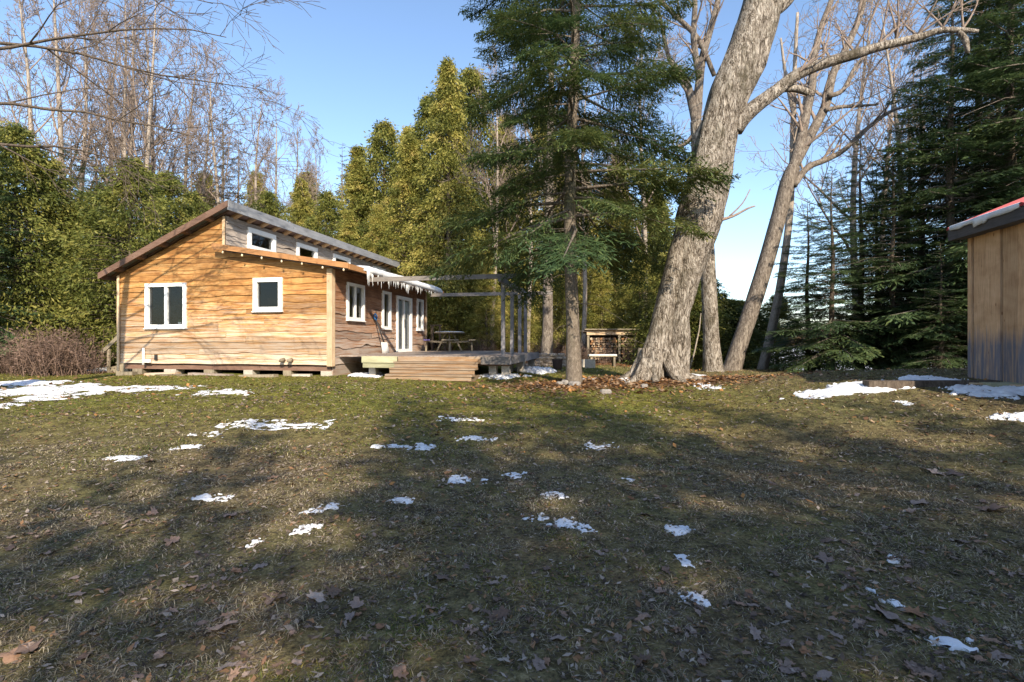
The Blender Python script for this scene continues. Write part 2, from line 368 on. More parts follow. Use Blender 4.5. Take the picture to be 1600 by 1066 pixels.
SN = [(90, 612, 250, 20, .05, .45), (40, 598, 120, 9, .05, .4), (235, 606, 150, 9, .035, .5), (345, 613, 110, 8, .025, .6), (5, 634, 40, 7, .03, .4), (168, 579, 60, 10, .12, .3),
      (190, 717, 70, 10, .03, .5), (430, 664, 170, 12, .018, 1.5), (295, 699, 50, 6, .02, .8), (330, 680, 60, 6, .02, .9), (575, 586, 60, 9, .10, .35), (640, 698, 110, 7, .025, 1.0),
      (742, 687, 80, 5, .02, .8), (728, 751, 66, 12, .03, .7), (800, 743, 46, 11, .03, .6), (864, 775, 46, 11, .03, .6), (840, 809, 50, 9, .025, .9), (884, 819, 60, 9, .03, .8),
      (920, 831, 32, 8, .03, .6), (1062, 829, 44, 12, .03, .7), (985, 750, 24, 6, .025, .6), (940, 698, 50, 8, .02, .9), (1085, 937, 38, 15, .03, .7), (1486, 1003, 76, 20, .035, .55),
      (1075, 881, 28, 9, .02, .9), (505, 797, 60, 8, .025, .8), (330, 779, 60, 8, .02, .9), (620, 783, 50, 8, .02, .9), (400, 848, 24, 5, .02, .6), (1335, 606, 200, 9, .09, .35),
      (1450, 594, 80, 6, .08, .4), (1560, 611, 130, 12, .07, .5), (1592, 652, 80, 9, .05, .4), (780, 588, 80, 7, .08, .4), (836, 581, 66, 11, .24, .3), (1085, 587, 40, 7, .06, .4),
      (1130, 577, 44, 5, .08, .4), (1105, 604, 36, 7, .03, .8), (1412, 630, 24, 4, .03, .5), (720, 655, 70, 6, .015, 1.0), (1380, 935, 40, 9, .015, 1.0), (1390, 868, 30, 9, .015, 1.0), (480, 830, 40, 6, .015, 1.0),
      (920, 592, 40, 5, .03, .6), (975, 592, 30, 6, .05, .5)]
for i, (a, b, c, d, t, r) in enumerate(SN): snow(a, b, c * (.85 if t < .04 else 1.05), d * (.75 if t < .04 else .75), t * (.35 if t < .04 else .6), i, r * (1.7 if t < .04 else 1.2))

# ------------------------------------------------------------------ cabin
TH = math.atan(160 / 800.0)
CB = Vector((-5.094, 14.4, .46))
cabin = tag(empty('cabin', CB, -TH), 'honey coloured wooden cabin with live edge siding, split roof and white windows', 'cabin')
EU = Vector((math.cos(TH), -math.sin(TH), 0)); EV = Vector((math.sin(TH), math.cos(TH), 0))
def cw(u, v, z=0): return CB + EU * u + EV * v + Vector((0, 0, z))
W, UC, DL, DU, ZB = 7.13, -3.41, 7.35, 11.3, .31
def ztop_front(u): return 3.05 + .438 * (u + W) if u < UC else 3.63 - .163 * (u - UC)
class Plane:      # s along the wall, z up, out away from the wall, in cabin space
    def __init__(s, o, a, n): s.o, s.a, s.n = Vector(o), Vector(a), Vector(n)
    def p(s, t, z, out): return s.o + s.a * t + s.n * out + Vector((0, 0, z))
PF = Plane((-W, 0, 0), (1, 0, 0), (0, -1, 0)); PS = Plane((0, 0, 0), (0, 1, 0), (1, 0, 0)); PC = Plane((UC, 0, 0), (0, 1, 0), (1, 0, 0))
OP_F = [(1.0, 2.41, 1.40, 2.71), (4.72, 5.62, 1.87, 2.79)]
def fr(px0, px1, y0, y1):
    res = []
    for px in (px0, px1):
        r = (px - 800) / 800; res.append((-5.094 - r * 14.4) / (-.196 * r - .98))
    s0, s1 = res; s0 = -s0; s1 = -s1
    return res
OP_S = [(.81, 1.83, 1.64, 2.72), (3.17, 3.80, 1.43, 2.69), (4.34, 5.70, .60, 2.63), (6.29, 6.92, 1.45, 2.67)]
OP_C = [(.9, 2.18, 3.88, 4.52), (3.39, 4.64, 3.88, 4.52), (5.83, 7.13, 3.88, 4.52), (9.3, 10.6, 3.88, 4.52)]
def siding(pl, s0, s1, z0, ztop, ops, mat, course, amp, seed, splits=()):
    rnd = random.Random(seed); z = z0; row = 0
    zmax = max(ztop(s0 + (s1 - s0) * i / 60) for i in range(61))
    lowprev = None
    while z < zmax:
        hgt = course * rnd.uniform(.82, 1.2); zl, zh = z, z + hgt + .035
        ph = [rnd.uniform(0, 6.28) for _ in range(5)]; fr_ = [rnd.uniform(.8, 1.6), rnd.uniform(2, 3.6), rnd.uniform(4.5, 8), rnd.uniform(9, 14), rnd.uniform(16, 25)]
        am = amp * rnd.uniform(.4, 1.3)
        def low(s): return zl + am * (.5 * math.sin(fr_[0] * s + ph[0]) + .4 * math.sin(fr_[1] * s + ph[1]) + .28 * math.sin(fr_[2] * s + ph[2]) + .14 * math.sin(fr_[3] * s + ph[3]) + .07 * math.sin(fr_[4] * s + ph[4])) if row > 0 else zl + .3 * am * math.sin(fr_[1] * s)
        cuts = {s0, s1}
        cut = s0 + (s1 - s0) * rnd.uniform(.2, .8) if rnd.random() < .6 else None
        ss = set(np.arange(s0, s1, .11).tolist()) | {s0, s1}
        for (a, b, c, d) in ops: ss |= {a - .001, a + .001, b - .001, b + .001}
        N = 400
        for i in range(N):
            sa = s0 + (s1 - s0) * i / N; sb = s0 + (s1 - s0) * (i + 1) / N
            if (ztop(sa) - zl - .01) * (ztop(sb) - zl - .01) < 0 or abs(ztop(sa) - ztop(sb)) > .2: ss |= {sa, sb}
        if cut: ss |= {cut - .003, cut + .003}
        segs = []; cur = []
        for s in sorted(ss):
            lo, hi = low(s), min(zh, ztop(s)); inside = False
            for (a, b, c, d) in ops:
                if a <= s <= b:
                    if lo < c < hi: hi = c
                    elif lo < d < hi: lo = d
                    elif lo >= c and hi <= d: inside = True
            gap = cut and abs(s - cut) < .002
            if inside or hi - lo < .006 or gap:
                if len(cur) > 1: segs.append(cur)
                cur = []
            else:
                if cur and cut and cur[-1][0] < cut < s: segs.append(cur) if len(cur) > 1 else None; cur = []
                cur.append((s, lo, hi))
        if len(cur) > 1: segs.append(cur)
        for sg in segs:
            mb = MB(); n = len(sg); to = rnd.uniform(.028, .052)
            for (s, lo, hi) in sg:
                f = (hi - lo) / (zh - zl)
                mb.v += [tuple(pl.p(s, lo, .004)), tuple(pl.p(s, lo + .004, to)), tuple(pl.p(s, hi, to - (to - .014) * min(1, f))), tuple(pl.p(s, hi, .004))]
            for i in range(n - 1):
                a = i * 4; b = a + 4
                mb.f += [(a, b, b + 1, a + 1), (a + 1, b + 1, b + 2, a + 2), (a + 2, b + 2, b + 3, a + 3)]
            mb.f += [(0, 1, 2, 3), (4*n - 1, 4*n - 2, 4*n - 3, 4*n - 4)]
            mb.build('siding_board', mat, cabin)
        z += hgt; row += 1
siding(PF, 0, W, ZB, lambda s: ztop_front(s - W), OP_F, M['siding'], .165, .030, 1)
siding(PS, 0, DL, ZB, lambda s: 3.06, OP_S, M['siding_side'], .21, .06, 2)
siding(PC, 0, DU, 3.70, lambda s: 4.68, OP_C, M['siding_grey'], .15, .06, 3)
def sheath(pl, s0, s1, z0, z1, ops, name):
    xs = sorted({s0, s1} | {q for o in ops for q in o[:2]}); zs = sorted({z0, z1} | {q for o in ops for q in o[2:]}); mb = MB()
    for i in range(len(xs) - 1):
        for j in range(len(zs) - 1):
            cx, cz = (xs[i] + xs[i+1]) / 2, (zs[j] + zs[j+1]) / 2
            if any(a < cx < b and c < cz < d for a, b, c, d in ops): continue
            q = [pl.p(s, z, o) for o in (-.09, 0) for s, z in ((xs[i], zs[j]), (xs[i+1], zs[j]), (xs[i+1], zs[j+1]), (xs[i], zs[j+1]))]
            mb.add(q, [(0, 1, 2, 3), (7, 6, 5, 4)])
    for (a, b, c, d) in ops:
        for (s_, t_) in (((a, c), (b, c)), ((b, c), (b, d)), ((b, d), (a, d)), ((a, d), (a, c))):
            mb.add([pl.p(*s_, -.09), pl.p(*t_, -.09), pl.p(*t_, 0), pl.p(*s_, 0)], [(0, 1, 2, 3)])
    mb.build(name, M['inner'], cabin)
sheath(PF, 0, W, ZB, 3.05, OP_F, 'front_wall'); sheath(PS, .02, DL, ZB, 3.06, OP_S, 'side_wall'); sheath(PC, .02, DU, 3.62, 4.66, OP_C, 'clerestory_wall')
mb = MB(); prof = [(-W, 3.05), (UC, 4.66), (UC, 3.62), (0, 3.06)]
mb.add([(-W, .0, 3.05), (UC, .0, 4.66), (UC, .0, 3.05), (-W, -.003, 3.05), (UC, -.003, 4.66), (UC, -.003, 3.05)], [(0, 1, 2), (5, 4, 3)])
mb.add([(UC, .0, 3.05), (UC, 0, 3.62), (0, 0, 3.06), (UC, -.003, 3.05), (UC, -.003, 3.62), (0, -.003, 3.06)], [(0, 1, 2), (5, 4, 3)])
mb.build('gable_wall', M['inner'], cabin)
mb = MB(); mb.box(-W, -W + .09, .09, DU, ZB, 3.05); mb.build('left_wall', M['siding'], cabin)
mb = MB(); mb.box(-W + .09, UC - .002, DU - .09, DU, ZB, 3.05); mb.add([(-W, DU, 3.052), (UC, DU, 3.052), (UC, DU, 4.66)], [(0, 1, 2)]); mb.box(UC, -.1, DL - .09, DL, ZB, 3.05); mb.box(UC - .09, UC, DL, DU - .1, ZB, 3.6)
mb.build('back_wall', M['siding_grey'], cabin)
MB().box(-W + .1, -.1, .1, DL - .1, ZB - .02, ZB + .03).build('floor', M['inner'], cabin)
MB().box(-W + .1, UC - .1, DL - .099, DU - .1, ZB - .02, ZB + .03).build('floor', M['inner'], cabin)
MB().box(UC - 1.4, UC - 1.33, .1, DL, ZB + .04, 3.0).build('partition', M['inner'], cabin)
# corner boards
MB().box(-.075, .092, -.092, -.07, ZB - .03, 3.02).build('corner_board', M['trim'], cabin)
MB().box(.069, .09, -.069, .07, ZB - .03, 3.0).build('corner_board', M['trim'], cabin)
MB().box(-W - .03, -W + .05, -.09, -.068, ZB - .25, 3.0).build('corner_board', M['trim'], cabin)
MB().box(UC - .03, UC + .055, -.092, -.07, 3.72, 4.64).build('corner_board', M['trim'], cabin)
MB().box(.03, .06, DL - .08, DL + .03, ZB, 3.0).build('corner_board', M['trim'], cabin)
# skirt of the side wall and sill beams
MB().hexa([(-.02, .08, -.1), (.02, .08, -.1), (.02, 4.2, -.1), (-.02, 4.2, -.1), (-.02, .08, ZB - .002), (.02, .08, ZB - .002), (.02, 4.2, ZB - .002), (-.02, 4.2, ZB - .002)]).build('skirt_board', M['siding_side'], cabin)
MB().box(-W + .1, -.02, .06, .22, ZB - .17, ZB - .022).build('sill_beam', M['fascia_brown'], cabin)
MB().box(-W + .1, -.02, 2.5, 2.7, ZB - .17, ZB - .022).build('sill_beam', M['fascia_brown'], cabin)
for k, (u, w, h0) in enumerate([(-6.75, .35, .0), (-5.6, .42, 0), (-4.2, .34, 0), (-2.85, .3, 0), (-1.55, .26, 0), (-.35, .34, 0)]):
    for v in (.08, 2.5, 5.5):
        MB().box(u, u + w, v - .02, v + .3, -.12, ZB - .17).build('foundation_block', M['concrete'] if k % 2 else M['old_wood'], cabin)
# windows
def window(pl, op, n=1, fw=.085, mat=M['white'], name='window', deep=.05):
    a, b, c, d = op; mb = MB()
    def bx(s0, s1, z0, z1, o0, o1):
        q = [pl.p(s, z, o) for z in (z0, z1) for (s, o) in ((s0, o1), (s1, o1), (s1, o0), (s0, o0))]; mb.hexa(q)
    bx(a - .02, a + fw, c - .02, d + .02, -.06, .085); bx(b - fw, b + .02, c - .02, d + .02, -.06, .085)
    bx(a + fw, b - fw, c - .02, c + fw, -.06, .083); bx(a + fw, b - fw, d - fw, d + .02, -.06, .083)
    for k in range(1, n):
        m = a + (b - a) * k / n; bx(m - fw * .6, m + fw * .6, c + fw, d - fw, -.05, .055)
    w = mb.build(name, mat, cabin)
    for k in range(n):
        s0 = a + fw + (b - a - 2 * fw) * k / n; s1 = a + fw + (b - a - 2 * fw) * (k + 1) / n
        g = MB(); q = [pl.p(s, z, .0) for s, z in ((s0, c + fw), (s1, c + fw), (s1, d - fw), (s0, d - fw))]; g.add(q, [(0, 1, 2, 3)]); g.build('pane', M['glass'], w)
    mb = MB(); q = [pl.p(s, z, o) for z in (c - .05, c - .022) for (s, o) in ((a - .04, .11), (b + .04, .11), (b + .04, .0), (a - .04, .0))]; mb.hexa(q); mb.build('sill', mat, w)
    return w
window(PF, OP_F[0], 2); window(PF, OP_F[1], 1, .1)
window(PS, OP_S[0], 2, .07); window(PS, OP_S[1], 1, .07); window(PS, OP_S[3], 1, .07)
dr = window(PS, OP_S[2], 2, .09, name='glass_door')
MB().box(.066, .09, 5.0, 5.03, 1.5, 1.8).build('handle', M['black'], dr)
for o in OP_C: window(PC, o, 1, .12)
for (s0, s1) in ((4.62, 4.94), (5.10, 5.60)):
    mb = MB(); n = 18
    pts = [(-.05 + .02 * math.sin(i * 1.9), s0 + (s1 - s0) * i / n) for i in range(n + 1)]
    mb.add([(x, y, .66) for x, y in pts] + [(x, y, 2.5) for x, y in pts], [(i, i + 1, i + n + 2, i + n + 1) for i in range(n)]); mb.build('curtain', M['curtain'], cabin, True)
# pipes and vents on the front wall
MB().tube([(-6.2, -.075, .27), (-6.2, -.075, .78)], [.035] * 2, 10).build('vent_pipe', M['white'], cabin, True)
MB().box(-6.2, -5.95, -.11, -.051, .34, .44).build('pipe_elbow', M['white'], cabin)
MB().box(-5.80, -5.72, -.09, -.051, .42, .58).build('socket_box', M['black'], cabin)
for u in (-1.45, -1.2): MB().tube([(u, -.05, .45), (u, -.16, .44), (u, -.17, .40)], [.06, .06, .065], 10).build('exhaust_hood', M['old_wood'], cabin, True)
# roofs
def slab(u0, z0, u1, z1, v0, v1, t, name, mat):
    return MB().hexa([(u0, v0, z0), (u1, v0, z1), (u1, v1, z1), (u0, v1, z0), (u0, v0, z0 + t), (u1, v0, z1 + t), (u1, v1, z1 + t), (u0, v1, z0 + t)]).build(name, mat, cabin)
def zu(u): return 3.06 + .438 * (u + W)
def zl(u): return 3.64 - .163 * (u - UC)
slab(-7.5, zu(-7.5) + .12, -3.06, zu(-3.06) + .12, -.33, DU + .3, .05, 'upper_roof', M['grey_metal'])
slab(UC + .03, zl(UC + .03) + .09, .70, zl(.7) + .09, -.30, DL + .25, .045, 'lower_roof', M['grey_metal'])
slab(-7.53, zu(-7.53) - .02, -3.04, zu(-3.04) - .02, -.375, -.335, .185, 'rake_board', M['fascia_brown'])
slab(-3.57, zl(-3.57) + .0, .72, zl(.72) + .0, -.345, -.303, .15, 'rake_board', M['fascia_orange'])
MB().box(-3.058, -3.02, -.334, DU + .3, zu(-3.06) - .09, zu(-3.06) + .19).build('fascia_board', M['fascia_grey'], cabin)
MB().box(-7.54, -7.503, -.334, DU + .3, zu(-7.5) - .03, zu(-7.5) + .16).build('fascia_board', M['fascia_brown'], cabin)
MB().box(.703, .735, -.302, DL + .25, zl(.7) - .02, zl(.7) + .13).build('fascia_board', M['fascia_orange'], cabin)
for u in (-7.0, -6.2, -5.4, -4.6, -3.8): slab(u - .05, zu(u - .05) - .0, u + .05, zu(u + .05) - .0, -.33, .0, .118, 'lookout', M['fascia_brown'])
v = .3
while v < DL:
    slab(-.01, zl(0) - .03, .70, zl(.7) - .03, v, v + .06, .118, 'rafter_tail', M['fascia_brown']); v += .8
for k in range(19):
    v = .35 + k * .6
    MB().tube([(UC - .1, v, zu(UC - .1) + .03), (-3.08, v, zu(-3.08) + .03)], [.085, .085], 10).build('log_rafter', M['log_end'], cabin)
slab(-7.45, zu(-7.45) + .06, -3.1, zu(-3.1) + .06, .001, DU, .058, 'roof_sheathing', M['fascia_brown'])
slab(UC + .04, zl(UC + .04) + .04, .68, zl(.68) + .04, .001, DL, .048, 'roof_sheathing', M['fascia_brown'])

# snow lip and icicles on the low eave
sroot = tag(empty('roof_snow', cw(.70, .5, zl(.7) + .1), -TH), 'ridge of melting snow and icicles hanging off the low cabin eave', 'snow')
mb = MB(); n = 60
for i in range(n + 1):
    v = .0 + (DL - .4) * i / n; e = min(1, i / 4, (n - i) / 4) * (.8 + .35 * fbm(v * 1.3, 3.0, 3))
    ring = [(-.9, .155), (-.6, .12 + .06 * e), (-.3, .07 + .11 * e), (-.05, .03 + .12 * e), (.07 * e + .03, .02 + .06 * e), (.09 * e + .035, -.04), (.05 * e + .037, -.04 - .07 * e), (.036, -.06 * e), (.036, .0), (-.3, .07), (-.9, .15)]
    mb.v += [(x, v, z + random.uniform(-.008, .008)) for x, z in ring]
k = 11
for i in range(n):
    for j in range(k - 1): mb.f.append((i*k + j, (i+1)*k + j, (i+1)*k + j + 1, i*k + j + 1))
mb.build('snow_lip', M['snow'], sroot, True)
ic = MB().tube([(0, 0, .04), (0.004, 0, -.3), (0, 0, -.72), (0, 0, -1)], [1, .75, .4, .05], 6).mesh('icicle', M['ice'], True)
for i in range(190):
    v = random.uniform(.1, DL - .5); L = random.choice((.06, .09, .13, .17, .28)) * random.uniform(.7, 1.3) * (1.2 if v < 4 else .9)
    o = link('icicle', ic, sroot); o.location = (.075 + random.uniform(-.02, .02), v, -.05); r = .008 + .022 * L; o.scale = (r, r, L)
# ------------------------------------------------------------------ deck, steps, pergola
DZ = .583
deck = tag(empty('deck', cw(0, 0), -TH), 'low grey brown plank deck built along the cabin side wall', 'deck')
for i in range(36):
    u = .02 + i * .141 + .06
    v0 = 0 if u > .94 else .32; v1 = 5.0 if u > 3.3 else 7.7
    MB().box(u, u + .134, v0 + random.uniform(0, .012), v1, DZ - .035 + random.uniform(-.003, .002), DZ).build('plank', M['deck'], deck)
MB().box(.95, 2.0, -.03, -.004, DZ - .19, DZ - .012).build('rim_board', M['green_board'], deck)
MB().box(.97, 2.0, .0, .03, DZ - .33, DZ - .20).build('rim_board', M['green_board'], deck)
MB().box(4.36, 5.15, -.03, -.004, DZ - .21, DZ - .012).build('rim_board', M['grey_beam'], deck)
MB().box(5.155, 5.18, -.03, 5.0, DZ - .2, DZ - .005).build('rim_board', M['grey_post'], deck)
MB().box(.98, 5.1, .25, .33, DZ - .26, DZ - .04).build('joist', M['fascia_brown'], deck)
MB().box(.3, 5.1, 4.6, 4.7, DZ - .26, DZ - .04).build('joist', M['fascia_brown'], deck)
for u in (1.1, 4.6, 4.95):
    for v in (.3, 2.5, 4.6): MB().box(u - .1, u + .1, v, v + .22, -.25, DZ - .26 if v != 2.5 else DZ - .04).build('pier', M['concrete'], deck)
steps = tag(empty('front_steps', cw(3.2, -.5), -TH), 'wide tan plank steps leading up to the deck', 'steps')
for k, (z, v) in enumerate([(.44, -.34), (.29, -.64), (.14, -.94)]):
    MB().box(-1.17 + .02 * k, 1.16 + .01 * k, v + .5, v + .5 + .145, z - .04, z).build('tread', M['step'], steps)
    MB().box(-1.17, 1.16 + .01 * k, v + .5 + .155, v + .5 + .31, z - .04, z).build('tread', M['step'], steps)
    MB().box(-1.15, 1.15, v + .525, v + .55, z - .145, z - .043).build('riser', M['step'], steps)
MB().box(-1.17, 1.16, .462, .485, .445, .565).build('riser', M['step'], steps)
for u in (-1.13, 1.09): MB().box(u, u + .04, -.38, .48, -.2, .098).build('stringer', M['step'], steps)
perg = tag(empty('pergola', cw(4.75, 1.0, DZ), -TH), 'grey timber pergola of four posts and thin beams over deck', 'pergola')
PZ = 2.10
for v in (.954, 2.24, 3.53, 4.65): MB().box(-.05, .05, v - 1.05, v - .95, 0, PZ - .07).build('post', M['grey_post'], perg)
MB().box(-.045, .045, -.55, 5.45, PZ - .07, PZ + .07).build('beam', M['grey_post'], perg)
MB().box(-4.12, .6, -.03, .03, PZ + .07, PZ + .20).build('beam', M['grey_beam'], perg)
MB().box(-4.12, .75, 5.2, 5.26, PZ + .07, PZ + .20).build('beam', M['grey_beam'], perg)
sl = tag(empty('string_lights', cw(4.75, .5, DZ + PZ), -TH), 'string of small clear bulbs along the pergola beam', 'string lights')
mb = MB(); pts = []
for i in range(41):
    t = i / 40; pts.append((.06, t * 5.6 - .05, -.10 - .04 * abs(math.sin(t * 18))))
mb.tube(pts, [.006] * 41, 4).build('wire', M['black'], sl)
bulb = MB().tube([(0, 0, 0), (0, 0, -.02), (0, 0, -.05), (0, 0, -.075)], [.012, .022, .028, .008], 8).mesh('bulb', M['bulb'], True)
for i in range(14):
    o = link('bulb', bulb, sl); q = pts[2 + int(i * 2.75)]; o.location = (q[0], q[1], q[2])
sl2 = tag(empty('string_lights', cw(0, -.33, 3.0), -TH), 'string of white bulbs hung under the front low roof edge', 'string lights')
pts = [(-3.5 + i * .105, -.03, zl(-3.5 + i * .105) - 3.0 - .015 - .03 * abs(math.sin(i * .8))) for i in range(41)]
MB().tube(pts, [.005] * 41, 4).build('wire', M['black'], sl2)
for i in range(7):
    o = link('bulb', bulb, sl2); o.location = pts[3 + i * 6]
# snow shovel leaning on the wall
sh = tag(empty('snow_shovel', cw(.36, 2.75, DZ), -TH), 'snow shovel with white scoop and blue grip leaning on cabin wall', 'shovel')
mb = MB(); ns = 8
for j in range(2):
    off = .012 * j
    for i in range(ns + 1):
        t = i / ns - .5; mb.v += [(.05 - .12 * (t * t * 4 - .3) * .4 + off, t * .5, 0.0), (-.02 - .10 * (t * t * 4) * .4 + off, t * .46, .36)]
for i in range(ns):
    a = i * 2; b = a + 2; c = a + 2 * (ns + 1); d = c + 2
    mb.f += [(a, b, b + 1, a + 1), (c + 1, d + 1, d, c), (a, c, d, b), (a + 1, b + 1, d + 1, c + 1)]
mb.build('scoop', M['white'], sh, True)
for dy in (-.035, .035): MB().tube([(-.0, dy, .2), (-.24, dy * .4 - .22, 1.12)], [.014, .014], 8).build('shaft', M['black'], sh, True)
MB().tube([(-.24, -.22, 1.10), (-.245, -.31, 1.17), (-.265, -.31, 1.26), (-.27, -.22, 1.30), (-.265, -.13, 1.26), (-.245, -.13, 1.17), (-.24, -.22, 1.10)], [.026] * 7, 8, False).build('grip', M['blue'], sh, True)
# round picnic table on the deck
tb = tag(empty('picnic_table', cw(1.25, 6.75, DZ), -TH), 'round picnic table with snow dusted top and violet seat on deck', 'table')
MB().tube([(0, 0, .72), (0, 0, .725), (0, 0, .76), (0, 0, .765)], [.60, .63, .63, .60], 24).build('tabletop', M['old_wood'], tb)
MB().tube([(0, 0, .766), (0, 0, .785), (0, 0, .80)], [.60, .56, .3], 24).build('snow_cover', M['snow'], tb, True)
for k in range(4):
    a = R(20 + 90 * k); c, s = math.cos(a), math.sin(a)
    MB().bar((.15 * c, .15 * s, .72), (.5 * c, .5 * s, 0), .06, .06).build('leg', M['old_wood'], tb)
    MB().bar((.1 * c, .1 * s, .36), (.95 * c, .95 * s, .40), .05, .07).build('seat_arm', M['old_wood'], tb)
    MB().bar((.9 * c - .33 * s, .9 * s + .33 * c, .45), (.9 * c + .33 * s, .9 * s - .33 * c, .45), .26, .05).build('seat', M['violet'] if k in (2,) else M['old_wood'], tb)
    MB().bar((.9 * c, .9 * s, .42), (.93 * c, .93 * s, 0), .06, .06).build('seat_leg', M['old_wood'], tb)
# deck rail post at the wall end
rp = tag(empty('rail_post', cw(.25, 7.5, DZ), -TH), 'short dark wooden rail with post at far end of cabin wall', 'railing')
MB().box(-.05, .05, -.05, .05, 0, 1.05).build('post', M['dark_bark'], rp); MB().box(.3, .38, -.04, .04, 0, 1.05).build('post', M['dark_bark'], rp); MB().box(-.08, .42, -.06, .06, 1.05, 1.10).build('rail', M['dark_bark'], rp)
# side steps with handrail, left of the cabin
ss = tag(empty('side_steps', cw(-W - .08, .5), -TH), 'weathered wooden side steps with slanted handrail at cabin corner', 'steps')
for k in range(3): MB().box(-.95 + .28 * k, -.64 + .28 * k, .0, 1.1, .12 + .15 * k, .16 + .15 * k).build('tread', M['old_wood'], ss)
for y in (0.0, 1.1):
    MB().hexa([(-.95, y - .02, -.1), (-.05, y - .02, -.1), (-.05, y + .02, -.1), (-.95, y + .02, -.1), (-.95, y - .02, .118), (-.05, y - .02, .35), (-.05, y + .02, .35), (-.95, y + .02, .118)]).build('stringer', M['old_wood'], ss)
    MB().box(-.93, -.84, y - .07, y - .022, -.1, .86).build('post', M['old_wood'], ss); MB().box(-.2, -.1, y - .07, y - .022, -.1, 1.42).build('post', M['old_wood'], ss)
    MB().bar((-1.1, y - .08, .62), (-.1, y - .08, 1.42), .05, .12).build('handrail', M['old_wood'], ss)
MB().bar((-.25, -.1, 1.45), (.1, -.1, 1.45), .1, .06).build('handrail_end', M['old_wood'], ss)
# scraps lying under the front wall
for i, (u, v, L, w, h, rz, m) in enumerate([(-5.3, -.28, 1.0, .22, .10, 4, 'siding'), (-4.7, -.5, 1.1, .3, .05, -8, 'old_wood'), (-3.5, -.45, 1.3, .2, .07, 3, 'deck'), (-2.0, -.4, 1.2, .18, .09, -5, 'old_wood'), (-6.5, -.35, .5, .2, .12, 10, 'old_wood'), (-.7, -.3, .5, .2, .08, 14, 'concrete')]):
    p = cw(u, v); o = MB().box(-L / 2, L / 2, -w / 2, w / 2, 0, h).build('scrap_board', M[m]); o.location = (p.x, p.y, gz(p.x, p.y) - .02); o.rotation_euler = (0, R(random.uniform(-3, 3)), -TH + R(rz))
    tag(o, ['thick amber offcut leaning below the wide front window', 'broad flat grey board lying beneath the front wall', 'long thin deck board lying along the crawl space', 'weathered narrow plank lying below the small front window', 'short stubby old block beside the cabin left corner', 'pale concrete slab lying by the cabin front right corner'][i], 'board')
pp = tag(empty('potted_plant', cw(-W + 2.05, .12, OP_F[0][2] + .06), -TH), 'small green plant in white pot on the wide window sill', 'plant')
MB().tube([(0, 0, -.06), (0, 0, .02), (0, 0, .1)], [.045, .05, .06], 10).build('pot', M['white'], pp)
mb = MB()
for i in range(60):
    a = random.uniform(0, 6.28); e = random.uniform(.1, 1.4); d = Vector((math.cos(a) * math.cos(e), math.sin(a) * math.cos(e) * .8, math.sin(e) * .8)) * random.uniform(.06, .13); t = d.cross(Vector((0, 0, 1))).normalized() * .018
    b = Vector((0, 0, .1)); mb.add([b + d * .5 - t, b + d, b + d * .5 + t, b + d * .1], [(0, 1, 2, 3)])
mb.build('leaves', M['leafgreen'], pp)

# ------------------------------------------------------------------ board shed with red roof
SP = Vector((8.25, 9.2, gz(8.25, 9.2) + .02))
shed = tag(empty('shed', SP, -TH), 'tall board shed with red metal roof and snow on its eave', 'shed')
bw = [.13, .33, .36, .35, .36, .35, .36, .34, .36, .35, .36]; y = 0
for i, w in enumerate(bw):
    off = .0 if i % 2 else .02
    MB().box(-.035 - off, -.008, y - w + .03, y - .002, -.02 + random.uniform(-.02, .01), 2.6).build('wall_board', M['shed'], shed); y -= w
LEN = -y
MB().box(-.006, .05, -LEN, -.01, -.05, 2.6).build('gap_shade_core', M['dark'], shed)  # added dark sheet, its colour stands in for shadow between the boards
MB().box(.06, 3.0, -.05, -.0, -.1, 2.6).build('back_wall', M['shed'], shed); MB().box(.06, 3.0, -LEN, -LEN + .05, -.1, 2.6).build('front_wall', M['shed'], shed)
MB().box(3.0, 3.05, -LEN, 0, -.3, 3.9).build('far_wall', M['shed'], shed)
zr = lambda x: 2.62 + .42 * (x + .0)
MB().hexa([(-.31, -LEN - .3, zr(-.31) + .17), (3.2, -LEN - .3, zr(3.2) + .17), (3.2, .14, zr(3.2) + .17), (-.31, .14, zr(-.31) + .17), (-.31, -LEN - .3, zr(-.31) + .20), (3.2, -LEN - .3, zr(3.2) + .2), (3.2, .14, zr(3.2) + .2), (-.31, .14, zr(-.31) + .2)]).build('roof', M['red_metal'], shed)
for k in range(18):
    yy = .1 - k * .23
    MB().hexa([(-.31, yy - .012, zr(-.31) + .2), (3.2, yy - .012, zr(3.2) + .2), (3.2, yy + .012, zr(3.2) + .2), (-.31, yy + .012, zr(-.31) + .2), (-.31, yy - .006, zr(-.31) + .22), (3.2, yy - .006, zr(3.2) + .22), (3.2, yy + .006, zr(3.2) + .22), (-.31, yy + .006, zr(-.31) + .22)]).build('roof_rib', M['red_metal'], shed)
MB().box(-.29, -.25, -LEN - .3, .13, zr(-.29) - .03, zr(-.29) + .165).build('fascia_board', M['shed_fascia'], shed)
MB().box(-.249, -.04, -LEN - .3, .13, zr(-.29) - .02, zr(-.29) + .02).build('soffit', M['shed_fascia'], shed)
sn = tag(empty('eave_snow', SP + EU * -.30 + EV * -.7 + Vector((0, 0, zr(-.30) + .2)), -TH), 'thin lump of old snow clinging to the red roof edge', 'snow')
mb = MB(); n = 34
for i in range(n + 1):
    v = -.9 + 1.65 * i / n; e = max(.02, fbm(v * 4 + 3, 1.5, 4) - .25) * 1.1 * min(1, i / 3, (n - i) / 3) * (1.1 if -.2 < v < .1 else .3)
    mb.v += [(x, v, z) for x, z in ((.22 * e + .06, .02 + .10 * e), (.1 * e, .05 * e + .035), (-.05 * e - .02, .02), (-.05 * e - .02, -.04 - .22 * e), (.0, -.05 - .18 * e), (.0, .0))]
